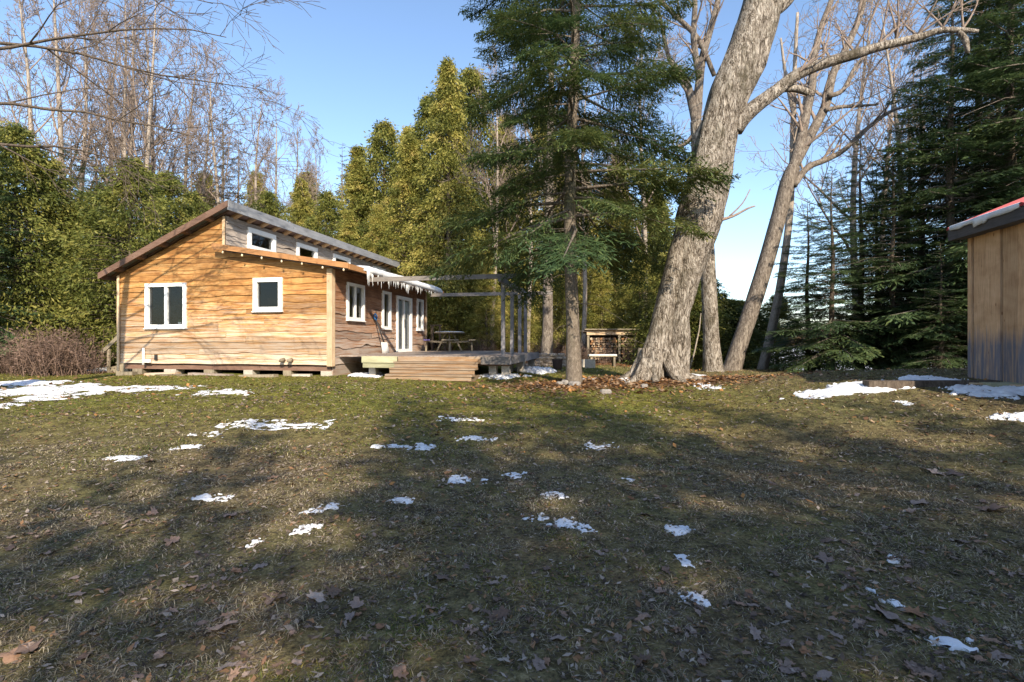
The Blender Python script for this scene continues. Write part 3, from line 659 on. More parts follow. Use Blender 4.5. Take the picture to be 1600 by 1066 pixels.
for i in range(n):
    for j in range(5): mb.f.append((i*6 + j, (i+1)*6 + j, (i+1)*6 + j + 1, i*6 + j + 1))
mb.build('snow_ridge', M['snow'], sn, True)
p = gp(1450, 603); o = MB().bar((-1.0, 0, .0), (.95, .0, .02), .2, .15).build('timber', M['dark_bark']); o.location = (p.x + .05, p.y, p.z); o.rotation_euler = (0, 0, R(-8)); tag(o, 'dark squared timber lying on ground beside the shed', 'timber')
p = gp(1585, 603); o = MB().box(-.45, .45, -.2, .2, -.03, .05).build('pallet_board', M['green_board']); o.location = p; o.rotation_euler = (0, 0, R(-12)); tag(o, 'mossy green board lying at the foot of the shed', 'board')
p = gp(1560, 604); o = MB().bar((-.35, 0, .03), (.35, -.05, .03), .03, .03).build('wood_strip', M['trim']); o.location = p; o.rotation_euler = (0, 0, R(-40)); tag(o, 'thin pale wooden strip lying in snow near shed', 'wood strip')

# ------------------------------------------------------------------ firewood shelter, bench, stones
wx, wy = 4.6, 23.6; wz = gz(wx, wy)
ws = tag(empty('firewood_shelter', (wx, wy, wz), R(-4)), 'open fronted wooden shelter stacked full of split firewood', 'shelter')
for x in (-1.08, .34, 1.06): MB().box(x - .05, x + .05, -.05, .05, -.15, 1.45).build('post', M['old_wood'], ws)
for x in (-1.08, 1.06): MB().box(x - .05, x + .05, .85, .95, -.15, 1.3).build('post', M['old_wood'], ws)
MB().box(-1.15, 1.15, -.085, -.052, 1.22, 1.45).build('header', M['trim'], ws)
MB().hexa([(-1.25, -.25, 1.452), (1.25, -.25, 1.452), (1.25, 1.1, 1.302), (-1.25, 1.1, 1.302), (-1.25, -.25, 1.50), (1.25, -.25, 1.50), (1.25, 1.1, 1.35), (-1.25, 1.1, 1.35)]).build('roof', M['old_wood'], ws)
MB().box(-1.1, 1.1, .96, .99, 0, 1.3).build('back', M['dark_bark'], ws)
vs = []; fs = []; cs = []
for bay in ((-1.0, .27), (.41, .99)):
    z = .12; row = 0
    while z < 1.05:
        x = bay[0] + .06 + (row % 2) * .05
        while x < bay[1] - .04:
            r = random.uniform(.045, .075); n = random.choice((3, 4, 5, 6)); a0 = random.uniform(0, 6.28); y0 = random.uniform(-.06, .08); b = len(vs)
            c = random.choice([(.40, .29, .19), (.30, .20, .13), (.20, .14, .095), (.50, .40, .28), (.13, .095, .07), (.34, .18, .085)])
            for yy in (y0, y0 + .42):
                for k in range(n):
                    a = a0 + 6.283 * k / n; vs.append((x + r * math.cos(a), yy, z + r * math.sin(a))); cs.append(c)
            fs.append(tuple(b + k for k in range(n)))
            for k in range(n): fs.append((b + k, b + (k + 1) % n, b + n + (k + 1) % n, b + n + k))
            x += r * 1.75
        z += .115; row += 1
me = bpy.data.meshes.new('firewood'); me.from_pydata(vs, [], fs); me.materials.append(M['logs']); a = me.color_attributes.new('Col', 'FLOAT_COLOR', 'POINT')
a.data.foreach_set('color', np.concatenate([np.array(cs, np.float32), np.ones((len(cs), 1), np.float32)], 1).ravel()); me.update()
fw = link('firewood', me, ws); fw['kind'] = 'stuff'
p = gp(941, 572); bn = tag(empty('bench', p, R(3)), 'snow topped plank bench on the grass before the firewood', 'bench')
MB().box(-.55, .55, -.17, .17, .36, .41).build('seat', M['old_wood'], bn); MB().box(-.54, .54, -.16, .16, .412, .45).build('snow_cover', M['snow'], bn)
for x in (-.45, .45): MB().box(x - .04, x + .04, -.14, .14, -.05, .359).build('leg', M['old_wood'], bn)
for i, (px, py, w, h, m, nm, lab) in enumerate([(871, 578, .32, .34, 'pot', 'barrel_planter', 'dark brown round planter standing beside the spruce trunk')]):
    p = gp(px, py); pl_ = tag(empty(nm, p), lab, 'planter')
    MB().tube([(0, 0, -.03), (0, 0, .1), (0, 0, h), (0, 0, h + .02)], [w * .42, w * .48, w * .56, w * .58], 16).build('pot', M[m], pl_, True); MB().tube([(0, 0, h), (0, 0, h + .03)], [w * .5, w * .3], 16).build('soil', M['litter'] if 0 else M['dark'], pl_)
for i, (px, py) in enumerate([(909, 574), (922, 575)]):
    p = gp(px, py); o = MB(); o.box(-.18, .18, -.1, .1, -.03, .30).box(-.15, -.02, -.07, .07, .301, .302).box(.02, .15, -.07, .07, .301, .302); o = o.build('concrete_block', M['concrete']); o.location = p; o.rotation_euler = (0, 0, R(10 - 25 * i)); tag(o, ['pale concrete block touching the spruce side of the fire area', 'pale concrete block under the snowy bench end'][i], 'block')
def stone_mesh(seed):
    rn = random.Random(seed); mb = MB(); n = 9
    rings = [(-.5, .8), (-.2, 1.0), (.25, .98), (.5, .72)]; ph = rn.uniform(0, 6)
    for z, r in rings:
        for k in range(n):
            a = 6.283 * k / n; q = r * (1 + .16 * math.sin(2 * a + ph) + rn.uniform(-.1, .1)); mb.v.append((math.cos(a) * q * .5, math.sin(a) * q * .5, z + rn.uniform(-.06, .06)))
    for i in range(3):
        for k in range(n): mb.f.append((i*n + k, i*n + (k+1) % n, (i+1)*n + (k+1) % n, (i+1)*n + k))
    mb.f += [tuple(reversed(range(n))), tuple(3*n + k for k in range(n))]
    return mb.mesh('stone', M['stone'], False)
STN = [stone_mesh(i) for i in range(5)]
rw = tag(empty('stone_wall', (1.15, 19.6, gz(1.15, 19.6))), 'low dry stone wall of flat tan stones behind the deck', 'stone wall')
for row in range(4):
    x = -1.0 + row * .06
    while x < 1.1 - row * .1:
        w = random.uniform(.26, .46); o = link('stone', random.choice(STN), rw); o.location = (x + w / 2, random.uniform(-.05, .05) + row * .05, .02 + row * .13); o.scale = (w * 1.02, .4, .14); o.rotation_euler = (0, 0, random.uniform(-.2, .2)); x += w * .95
for i, (px, py, s) in enumerate([(875, 601, .24), (884, 600, .34), (897, 602, .30), (945, 613, .22), (1005, 604, .2)]):
    p = gp(px, py); o = link('rock', STN[i % 5].copy(), None); o.data.materials.clear(); o.data.materials.append(M['rock']); o.location = p + Vector((0, -.1, s * .05)); o.scale = (s, s * .8, s * .5); o.rotation_euler = (0, 0, i)
    tag(o, ['small pale rock left of the spruce foot', 'largest pale rock against the spruce foot', 'flat pale rock right before the spruce foot', 'small rock in leaf litter between spruce and maple', 'little rock tucked by the maple root'][i], 'rock')

# ------------------------------------------------------------------ trees
def grow(mb, p, d, L, r, lev, maxlev, rnd, up=.12, kids=(5, 5, 6, 6), spread=.75, nseg=5, rmin=.004, start=.25):
    pts = [Vector(p)]; rad = [r]; d = Vector(d).normalized(); dirs = [d.copy()]
    for i in range(nseg):
        d = (d + Vector((rnd.uniform(-1, 1), rnd.uniform(-1, 1), rnd.uniform(-1, 1))) * .17 + Vector((0, 0, up))).normalized()
        pts.append(pts[-1] + d * L / nseg); rad.append(max(rmin, r * (1 - .78 * (i + 1) / nseg))); dirs.append(d.copy())
    mb.tube(pts, rad, 7 if lev == 0 else (5 if lev == 1 else 3), False)
    if lev >= maxlev: return
    for k in range(kids[min(lev, len(kids) - 1)]):
        t = start + (1 - start) * (k + rnd.random()) / kids[min(lev, len(kids) - 1)]; i = min(nseg - 1, int(t * nseg)); q = pts[i].lerp(pts[i+1], t * nseg - i)
        dd = dirs[i]; x = dd.orthogonal().normalized(); x.rotate(Matrix.Rotation(rnd.uniform(0, 6.283), 3, dd))
        nd = (dd * (1 - spread * .5) + x * spread).normalized()
        rr = max(rmin, rad[i] * rnd.uniform(.45, .65)); grow(mb, q, nd, L * rnd.uniform(.38, .62) * (1.05 - .35 * t), rr, lev + 1, maxlev, rnd, up, kids, spread, 4, rmin, .2)
def bare_tree_mesh(name, seed, H, r, lean=(0, 0), stems=1, first=.35, kids=(9, 5, 5, 4), maxlev=4, spread=.6, mat='pale_bark'):
    rnd = random.Random(seed); tr = MB(); br = MB()
    for s in range(stems):
        a = rnd.uniform(0, 6.28); off = Vector((math.cos(a), math.sin(a), 0)) * (.28 * (stems > 1)); n = 12; pts = []; rad = []
        ln = Vector((lean[0], lean[1], 0)) + off * (.12 if stems > 1 else 0); p = off.copy() - Vector((0, 0, .25)); h = H * (1 if s == 0 else rnd.uniform(.7, .98)); wx_, wy_ = rnd.uniform(0, 6), rnd.uniform(0, 6)
        for i in range(n + 1):
            t = i / n; pts.append(p + Vector((ln.x * h * t + .012 * H * math.sin(t * 6 + wx_), ln.y * h * t + .012 * H * math.sin(t * 5 + wy_), h * t))); rad.append(r * ((1 - t) ** .8 * .95 + .05) * (1.35 if i == 0 else 1) * (1 if s == 0 else .8))
        tr.tube(pts, rad, 9, False)
        K = kids[0]
        for k in range(K):
            t = first + (1 - first) * (k + rnd.random()) / K; i = min(n - 1, int(t * n)); q = pts[i].lerp(pts[i+1], t * n - i); a = rnd.uniform(0, 6.283)
            grow(br, q, (math.cos(a) * spread, math.sin(a) * spread, rnd.uniform(.5, 1.0)), h * .34 * (1.25 - t) * rnd.uniform(.7, 1.2), rad[i] * .5, 1, maxlev, rnd, .10, kids, .7, 5, .0065)
    return tr.mesh(name + '_trunk', M[mat], True), br.mesh(name + '_branches', M['twig'], True)
def needle_branch(rnd, ntw, nsub, bare=.28, wid=.018, droop=.3, hang=.35, feather=False):
    V = []; F = []
    def spray(b, d, L, w, nrm):
        s = np.cross(d, nrm); s = s / (np.linalg.norm(s) + 1e-9); i = len(V); V.extend([b, b + d * L * .5 + s * w * .3, b + d * L, b + d * L * .5 - s * w * .3]); F.extend([(i, i + 1, i + 2), (i, i + 2, i + 3)])
        for k in range(4):
            q = b + d * L * (.12 + .22 * k); e = d * .75 + s * (1 if k % 2 else -1) * rnd.uniform(.5, 1.0) + np.array([0, 0, rnd.uniform(-.5, .3)]); e *= L * rnd.uniform(.28, .5); p = np.cross(e, nrm); p = p / (np.linalg.norm(p) + 1e-9) * w * .7
            i = len(V); V.extend([q, q + e * .5 + p, q + e, q + e * .5 - p]); F.extend([(i, i + 1, i + 2), (i, i + 2, i + 3)])
    def kite(b, d, L, w, nrm):
        s = np.cross(d, nrm); s = s / (np.linalg.norm(s) + 1e-9) * w; i = len(V); V.extend([b, b + d * L * .55 + s, b + d * L, b + d * L * .55 - s]); F.extend([(i, i + 1, i + 2), (i, i + 2, i + 3)])
    ax = lambda x: np.array([x, .03 * math.sin(x * 5), -droop * x * x + .10 * max(0, x - .6)])
    for i in range(ntw):
        x = bare + (1 - bare) * (i + rnd.random()) / ntw; b = ax(x); tl = (.42 * (1 - x) ** .75 + .09) * rnd.uniform(.65, 1.15)
        for sd in (-1, 1):
            an = rnd.uniform(.6, 1.05); d = np.array([math.cos(an), sd * math.sin(an), rnd.uniform(-.45, .08)]); d /= np.linalg.norm(d)
            kite(b, d, tl, wid * .9, np.array([0, 0, 1.0]))
            for j in range(nsub):
                t = (j + rnd.random()) / nsub; q = b + d * tl * t - np.array([0, 0, .10 * tl * t * t]); a2 = rnd.uniform(.5, 1.0) * rnd.choice((-1, 1)); c, s = math.cos(a2), math.sin(a2)
                e = np.array([d[0] * c - d[1] * s, d[0] * s + d[1] * c, d[2] - rnd.uniform(0, hang)]); e /= np.linalg.norm(e)
                (spray if feather else kite)(q, e, (.125 * (1 - t * .6) + .03) * rnd.uniform(.7, 1.3) * (tl / .3) ** .5, wid * rnd.uniform(.8, 1.4), np.array([rnd.uniform(-.5, .5), rnd.uniform(-.5, .5), 1.0]))
    return np.array(V), np.array(F), ax
def conifer(name, seed, H, Rm, nb, ntw, nsub, mat, base=.12, trunk_r=.17, power=.8, wid=.018, bare=.28, pitch0=-.12, pitch1=.5, bmat='spruce_bark', sides=9, dens=1.0, feather=False):
    rnd = random.Random(seed); T = [needle_branch(rnd, ntw, nsub, bare, wid, rnd.uniform(.12, .36), .35, feather) for _ in range(6)]
    VV = []; FF = []; CC = []; off = 0; bo = MB()
    for i in range(nb):
        t = base + (1 - base) * ((i + rnd.random()) / nb) ** 1.0; z = H * t; L = Rm * ((1 - t) / (1 - base)) ** power * rnd.uniform(.5, 1.15) + .12
        if rnd.random() > dens: continue
        Vb, Fb, ax = rnd.choice(T); a = i * 2.39996 + rnd.uniform(-.4, .4); pi = pitch0 + (pitch1 - pitch0) * t + rnd.uniform(-.26, .22); c, s = math.cos(pi), math.sin(pi); ca, sa = math.cos(a), math.sin(a)
        M3 = np.array([[ca, -sa, 0], [sa, ca, 0], [0, 0, 1]]) @ np.array([[c, 0, -s], [0, 1, 0], [s, 0, c]]) * L
        o3 = np.array([0, 0, z]); P = Vb @ M3.T + o3; VV.append(P); FF.append(Fb + off); off += len(P)
        tone = rnd.uniform(.15, .6); r_ = np.linalg.norm(Vb[:, :2], axis=1); CC.append(np.clip(tone + np.repeat(np.random.default_rng(i + seed).uniform(-.22, .30, len(Vb) // 4), 4), 0, 1))
        bo.tube([M3 @ ax(x) + o3 for x in (0, .3, .6, .95)], [L * .013 + .006, L * .010 + .004, L * .006 + .003, .003], 4, False)
    V = np.concatenate(VV); F = np.concatenate(FF); C = np.concatenate(CC)
    crown = np_mesh(name + '_crown', V, F, M[mat], np.stack([C] * 3, -1))
    tr = MB(); n = 14; pts = [(.02 * H * .15 * math.sin(i * .9 + seed), .02 * H * .15 * math.sin(i * .7), H * i / n - (.3 if i == 0 else 0)) for i in range(n + 1)]; rad = [trunk_r * ((1 - i / n) ** .85 * .97 + .03) * (1.3 if i == 0 else 1) for i in range(n + 1)]
    tr.tube(pts, rad, sides + 3, False)
    # dead twigs low on the trunk
    for k in range(70):
        z = H * rnd.uniform(.06, base + .5); a = rnd.uniform(0, 6.28); L = rnd.uniform(.3, Rm * .8); bo.tube([(0, 0, z), (math.cos(a) * L * .5, math.sin(a) * L * .5, z - .05 * L), (math.cos(a) * L, math.sin(a) * L, z - .25 * L)], [.012, .008, .003], 3, False)
    return tr.mesh(name + '_trunk', M[bmat], True), bo.mesh(name + '_boughs', M['grey_bark'], True), crown
def cedar(name, seed, H, Rm, ncl, nl, mat, base=.08, leaf=.12, shape=1.0, trunk_r=.13):
    rg = np.random.default_rng(seed); VV = []; CC = []; bo = MB(); rnd = random.Random(seed)
    for i in range(ncl):
        t = base + (1 - base) * ((i + rg.random()) / ncl); a = i * 2.39996 + rg.uniform(-.3, .3); prof = min(1, (1 - t) ** shape * 1.15 + .05) * min(1, .55 + t * 2.2)
        lob = 1 + .28 * math.sin(2 * a + seed + 5 * t) + .18 * math.sin(5 * a + 11 * t + seed); rr = Rm * prof * lob * (rg.uniform(.30, 1.12)); c = np.array([math.cos(a) * rr, math.sin(a) * rr, H * t - .15 * rr])
        n = int(nl * rg.uniform(.6, 1.3)); sz = (.14 + .30 * prof) * Rm * rg.uniform(.20, .42)
        out = np.array([math.cos(a), math.sin(a), -.25])
        P = c + rg.normal(0, 1, (n, 3)) * np.array([sz, sz, sz * .55]); P -= np.outer(np.maximum(0, (P - c) @ out), [0, 0, .35])
        D = rg.normal(0, .55, (n, 3)) + out * .9; D[:, 2] -= rg.uniform(0, .6, n); D /= np.linalg.norm(D, axis=1)[:, None]
        Nn = rg.normal(0, 1, (n, 3)); Sx = np.cross(D, Nn); Sx /= np.linalg.norm(Sx, axis=1)[:, None]
        L = leaf * rg.uniform(.6, 1.5, n)[:, None]; w = L * rg.uniform(.10, .20, (n, 1))
        VV.append(np.stack([P, P + D * L * .6 + Sx * w, P + D * L, P + D * L * .55 - Sx * w], 1).reshape(-1, 3))
        CC.append(np.repeat(np.clip(rg.uniform(.0, .8) + rg.uniform(-.25, .3, n), 0, 1), 4))
        bo.tube([(0, 0, H * t * .97 - .1), tuple(c * .5 + np.array([0, 0, H * t * .5 - .02])), tuple(c)], [.02, .012, .005], 3, False)
    V = np.concatenate(VV); C = np.concatenate(CC); q = np.arange(len(V)).reshape(-1, 4); F = np.concatenate([q[:, [0, 1, 2]], q[:, [0, 2, 3]]])
    crown = np_mesh(name + '_crown', V, F, M[mat], np.stack([C] * 3, -1))
    tr = MB(); n = 10; tr.tube([(.03 * math.sin(i + seed), .03 * math.sin(i * .8), H * i / n * .97 - (.3 if i == 0 else 0)) for i in range(n + 1)], [trunk_r * (1.02 - i / n) + .006 for i in range(n + 1)], 9, False)
    return tr.mesh(name + '_trunk', M['dark_bark'], True), bo.mesh(name + '_boughs', M['dark_bark'], True), crown
PARTN = ('trunk', 'boughs', 'crown')
def plant(name, meshes, loc, rz, sc, label, cat='tree', group=None, names=PARTN, sxy=None):
    r = empty(name, loc, rz); s2 = sxy if sxy else sc; r.scale = (s2, s2, sc); tag(r, label, cat, group)
    for nm, me in zip(names, meshes): link(nm, me, r)
    return r
def spot(px, Y): X = (px - CX) / FPX * Y; return Vector((X, Y, gz(X, Y) - .03))
def hgt(px, Y, ytop): return CAMZ - (ytop - CY) / FPX * Y - spot(px, Y).z

# hero spruce in front of the deck
hp = gp(895, 600)
hero = conifer('hero_spruce', 11, 18.5, 3.05, 195, 22, 7, 'spruce', base=.195, trunk_r=.165, power=.66, wid=.0070, bare=.28, pitch0=-.26, pitch1=.5, feather=True)
plant('spruce_tree', hero, (hp.x, hp.y, hp.z - .05), 2.3, 1.0, 'tall open spruce with drooping boughs standing before the deck', 'tree')
# tree prototypes
HEM = [conifer('hemlock%d' % i, 40 + i, 10.0, 2.3 + .3 * (i % 2), 125, 16, 9, 'hemlock', base=.07, trunk_r=.13, power=.75, wid=.0085, bare=.2, pitch0=-.15, pitch1=.45, bmat='dark_bark') for i in range(3)]
THIN = [conifer('thin_spruce%d' % i, 60 + i, 10.0, 1.25, 95, 12, 6, 'brown_spruce' if i else 'hemlock', base=.15, trunk_r=.11, power=.8, wid=.013, bare=.2, bmat='spruce_bark', dens=.8) for i in range(2)]
CED = [cedar('cedar%d' % i, 80 + i, 10.0, 2.1 + .25 * i, 230, 190, 'cedar', leaf=.12, shape=1.1) for i in range(3)]
CEDD = [cedar('dark_cedar%d' % i, 90 + i, 7.0, 2.1, 190, 170, 'cedar_dark', leaf=.115, shape=.75) for i in range(2)]
BARE = [bare_tree_mesh('bare%d' % i, 100 + i, 12.0, .13, (random.uniform(-.06, .06), 0), 1, .3, (13, 6, 5, 4), 4) for i in range(4)]
MULTI = bare_tree_mesh('multi', 120, 12.0, .13, (0, 0), 5, .35, (8, 5, 5, 3), 4, .45)
def setc(kind, px, Y, ytop, rz=None, wide=1.0, name=None, label=None, group=None):
    base, H, nm = {'hem': (HEM, 10, 'hemlock_tree'), 'thin': (THIN, 10, 'thin_spruce'), 'ced': (CED, 10, 'cedar_tree'), 'cedd': (CEDD, 7, 'cedar_tree'), 'bare': (BARE, 12, 'bare_tree'), 'multi': ([MULTI], 12, 'bare_tree')}[kind]
    h = hgt(px, Y, ytop) / H; me = random.choice(base); bare_ = kind in ('bare', 'multi')
    s2 = (h ** .6 if not bare_ else h) * wide
    return plant(nm, me, spot(px, Y), rz if rz is not None else random.uniform(0, 6.28), h, label, 'tree', group, ('trunk', 'branches') if bare_ else PARTN, s2)
# left of the cabin
for px, Y, yt, w, kd in [(-45, 16.5, 150, 1.0, 'hem'), (110, 22, 212, 1.0, 'hem'), (-10, 22, 190, 1.1, 'hem'), (150, 25, 205, .95, 'hem')]:
    setc(kd, px, Y, yt, wide=w, label='dark green hemlock at the wood edge left of the cabin', group='hemlocks left of the cabin')
for px, Y, yt, w in [(205, 18.8, 248, 1.05), (262, 22, 272, 1.0), (75, 19, 250, 1.0), (25, 18, 195, 1.0), (160, 21, 290, .9), (300, 24, 300, .9), (120, 19.5, 320, .8)]:
    setc('cedd', px, Y, yt, wide=w, label='bushy olive green cedar beside the cabin left wall', group='bushy cedars left of the cabin')
for px, Y, yt, kd in [(108, 25, -70, 'bare'), (62, 24, -40, 'bare'), (132, 30, -10, 'bare'), (205, 27, -30, 'bare'), (250, 29, -10, 'bare'), (345, 31, 110, 'bare'), (395, 33, 130, 'bare'), (312, 32, 100, 'bare'), (452, 34, 190, 'bare'), (492, 36, 215, 'bare'), (425, 32, 170, 'bare'), (285, 33, 60, 'bare'), (170, 33, 20, 'bare')]:
    setc(kd, px, Y, yt, wide=.9, label='bare pale barked tree rising over the cedars behind cabin', group='bare trees behind the cabin')
setc('multi', 228, 26, -20, label='clump of bare grey stems rising together behind the bushy cedars', wide=.85)
for px, Y, yt in [(300, 29, 215), (348, 30, 160), (372, 31, 195), (535, 33, 222)]:
    setc('thin', px, Y, yt, wide=1.0, label='narrow brownish spruce standing behind the cabin roof', group='narrow spruces behind the cabin')
for px, Y, yt, w in [(470, 29, 280, 1.0), (510, 28, 300, 1.0), (560, 30, 250, 1.1), (600, 31, 192, 1.1), (640, 28, 215, 1.05), (675, 32, 150, 1.1), (700, 27, 95, 1.0), (735, 30, 110, 1.1), (420, 30, 300, 1.0), (790, 29, 180, 1.1), (850, 32, 150, 1.1), (910, 30, 260, 1.0), (965, 31, 240, 1.0), (1020, 29, 290, 1.0), (760, 25, 390, .9), (820, 26, 400, .9), (880, 27, 390, .9), (940, 27.5, 400, .95), (1000, 26, 380, 1.0), (715, 26, 400, .8), (545, 26, 330, .9), (590, 27, 320, .9), (380, 28, 330, .9)]:
    setc('cedd' if int(px) % 3 == 0 and Y > 27 else 'ced', px, Y, yt, wide=w, label='yellow green cedar in the sunlit wood behind the cabin', group='sunlit cedars behind the cabin')
for px, Y, yt in [(560, 45, 230), (480, 44, 270), (640, 46, 200), (720, 44, 210), (800, 42, 220), (880, 44, 230), (960, 42, 260), (400, 44, 270), (1030, 38, 310), (320, 42, 270), (240, 40, 270), (160, 38, 260), (80, 34, 260), (0, 30, 230)]:
    setc('ced' if px > 300 else 'hem', px, Y, yt, wide=1.4, label='dim evergreen deep in the wood beyond the first trees', group='evergreens deep in the wood')
for px, Y, yt in [(772, 25, 100), (828, 25.5, 120), (905, 26, 80), (1000, 27, 20)]:
    setc('bare', px, Y, yt, wide=.8, label='slender bare trunk among the cedars behind the deck', group='bare trunks behind the deck')
# right side: dark conifers by the lake
for px, Y, yt, w in [(1262, 18, 310, 1.0), (1300, 16.5, 262, 1.0), (1345, 17.5, 215, 1.05), (1395, 16, 235, 1.05), (1440, 17, 90, 1.0), (1486, 15.5, -60, 1.0), (1530, 16.5, -160, 1.0), (1580, 15, -260, 1.05), (1640, 14, -250, 1.1), (1420, 20, 150, 1.0), (1370, 20.5, 260, 1.1), (1470, 14.2, 380, .9), (1560, 19, -60, 1.1), (1620, 18, -100, 1.1)]:
    setc('hem', px, Y, yt, wide=w, label='dense dark hemlock in the shaded row beside the shed', group='dark hemlocks beside the shed')
for px, Y, yt, w in [(1050, 23, 395, 1.3), (1078, 22, 440, 1.5), (1098, 25, 430, 1.5), (1132, 23.5, 468, 1.7), (1172, 24, 480, 1.7), (1155, 27, 470, 1.7), (1215, 26, 462, 1.6)]:
    setc('ced' if px % 2 else 'cedd', px, Y, yt, wide=w, label='small sunlit evergreen on the lake bank behind the maple', group='small evergreens on the lake bank')
for px, Y, yt in [(1335, 24, -40), (1378, 25, 60), (1412, 22, -20)]:
    setc('bare', px, Y, yt, wide=.95, label='pale bare tree standing among the lakeside hemlocks', group='bare lakeside trees')

# the old leaning maple and two lakeside hardwoods, traced stems given real girth
def stem(mb, pts, Y, n=14, sub=5, dy=0.0, gnarl=0.0, seed=0):
    P = [at(p[0], p[1], Y + dy * i) for i, p in enumerate(pts)]; Rr = [p[2] / 2 * Y / FPX for p in pts]; PP = []; RR = []
    for i in range(len(P) - 1):
        p0, p1, p2, p3 = P[max(i-1, 0)], P[i], P[i+1], P[min(i+2, len(P)-1)]
        for k in range(sub):
            t = k / sub; PP.append(.5 * ((2*p1) + (p2 - p0)*t + (2*p0 - 5*p1 + 4*p2 - p3)*t*t + (3*p1 - p0 - 3*p2 + p3)*t**3)); RR.append(Rr[i] + (Rr[i+1] - Rr[i]) * t)
    PP.append(P[-1]); RR.append(Rr[-1])
    base = len(mb.v); mb.tube(PP, RR, n, True)
    if gnarl:
        for j in range(len(PP)):
            for k in range(n):
                i = base + j * n + k; v = Vector(mb.v[i]); a = 6.283 * k / n; g = 1 + gnarl * (math.sin(3 * a + seed + j * .05) * .5 + math.sin(5 * a + j * .13) * .35) + gnarl * 1.2 * (float(vnoise(k * .9 + seed, j * .35)) - .5)
                mb.v[i] = tuple(PP[j] + (v - PP[j]) * g)
    return PP, RR
def rebase(o_root, meshes):      # move mesh data so that the tree's own origin is its base
    for me in meshes: me.transform(Matrix.Translation(-o_root))
mY = 11.75; mb = MB(); br = MB(); rnd = random.Random(5)
PPm, RRm = stem(mb, [(1052, 622, 56), (1056, 590, 40), (1060, 540, 36), (1062, 487, 34), (1076, 420, 48), (1091, 350, 68), (1104, 300, 66), (1112, 250, 62), (1123, 200, 58), (1138, 150, 60), (1160, 100, 64), (1178, 50, 60), (1191, 0, 58), (1200, -60, 54), (1208, -140, 46), (1215, -260, 36)], mY, 26, 6, 0.0, .10, 2)
stem(mb, [(1004, 622, 66), (1012, 590, 50), (1026, 540, 38), (1038, 487, 32), (1056, 420, 36), (1078, 350, 42), (1098, 290, 36)], mY - .06, 22, 6, .01, .10, 4)
limb = MB(); stem(limb, [(1150, 205, 20), (1169, 177, 24), (1213, 142, 19), (1244, 118, 17), (1284, 100, 16), (1335, 85, 15), (1374, 73, 13), (1433, 59, 11), (1473, 47, 9), (1528, 49, 5)], mY - .1, 12, 4, -.06, .10, 3)
stem(limb, [(1215, 142, 9), (1240, 138, 12), (1264, 145, 10)], mY - .15, 10, 4, 0, .1, 1)
stem(limb, [(1497, 50, 8), (1508, 62, 9), (1512, 82, 6)], mY - .6, 9, 3, 0, .1, 1)
stem(limb, [(1205, 20, 22), (1228, 0, 22), (1260, -50, 18), (1310, -130, 14), (1380, -260, 9)], mY, 11, 4, .1, .1, 1)
spur = MB(); stem(spur, [(1118, 346, 6), (1145, 338, 4), (1168, 326, 3), (1180, 322, 2)], mY - .1, 6, 3); stem(spur, [(1140, 338, 3), (1160, 318, 2), (1172, 296, 1.5)], mY - .1, 5, 3)
for (x, y) in [(1284, 100), (1335, 85), (1374, 73), (1433, 59), (1473, 47), (1250, 116), (1400, 66), (1505, 48)]:
    for q in range(3): grow(br, at(x, y - 4, mY - .4), (rnd.uniform(-.3, .6), rnd.uniform(-.6, .6), rnd.uniform(.3, 1)), rnd.uniform(.7, 1.9), .025, 1, 3, rnd, .06, (4, 4, 4), .7, 5, .004)
for k in range(9):
    q = at(1208 + k * 12, -60 - k * 22, mY); grow(br, q, (rnd.uniform(-.8, .8), rnd.uniform(-.8, .8), .7), 3.4, .07, 1, 4, rnd, .06, (6, 5, 4), .7, 5, .005)
root = at(1026, 600, mY); root.z = gz(root.x, root.y)
for a, L in ((-2.6, 1.1), (-1.9, .75), (-.9, .9), (-.2, 1.2), (.7, .8), (2.3, .9), (3.0, 1.0)):      # root flares
    dx, dy = math.cos(a), math.sin(a); q = root + Vector((dx * .28, dy * .28, .42)); e = root + Vector((dx * L, dy * L, 0)); e.z = gz(e.x, e.y) - .06; mid = root + Vector((dx * L * .55, dy * L * .55, 0)); mid.z = gz(mid.x, mid.y) + .06
    mb.tube([q + Vector((0, 0, .25)), q, mid, e], [.13, .17, .11, .03], 10, True, .06)
sp_ = spur.mesh('maple_spur', M['twig'], True)
tr_, lb_, br_ = mb.mesh('maple_trunk', M['maple'], True), limb.mesh('maple_limb', M['maple'], True), br.mesh('maple_branches', M['twig'], True)
rebase(root, (tr_, lb_, br_, sp_)); plant('maple_tree', (tr_, lb_, br_, sp_), root, 0, 1, 'huge old leaning maple with pale shaggy bark and long bare limb', 'tree', None, ('trunk', 'limb', 'branches', 'dead_twig'))
def hardwood(label, Y, main, others, seed, mat='maple'):
    mb = MB(); lb = MB(); br = MB(); rnd = random.Random(seed); stem(mb, main, Y, 14, 5, 0, .08, seed)
    for o in others:
        PP, RR = stem(lb, o, Y, 8, 4, .12, .06, seed)
        for i in range(3, len(PP), 2):
            d = (PP[i] - PP[i-1]).normalized()
            for q in range(1): grow(br, PP[i], d * .6 + Vector((rnd.uniform(-.8, .8), rnd.uniform(-.8, .8), rnd.uniform(-.1, .7))), rnd.uniform(.8, 2.4), max(.012, RR[i] * .4), 1, 3, rnd, .07, (5, 4, 4), .7, 5, .006)
    b = at(main[0][0], main[0][1], Y); b.z = gz(b.x, b.y); ms = (mb.mesh('stem', M[mat], True), lb.mesh('limbs', M['grey_bark' if mat == 'maple' else mat], True), br.mesh('twigs', M['twig'], True)); rebase(b, ms)
    plant('hardwood_tree', ms, b, 0, 1, label, 'tree', None, ('trunk', 'limbs', 'branches'))
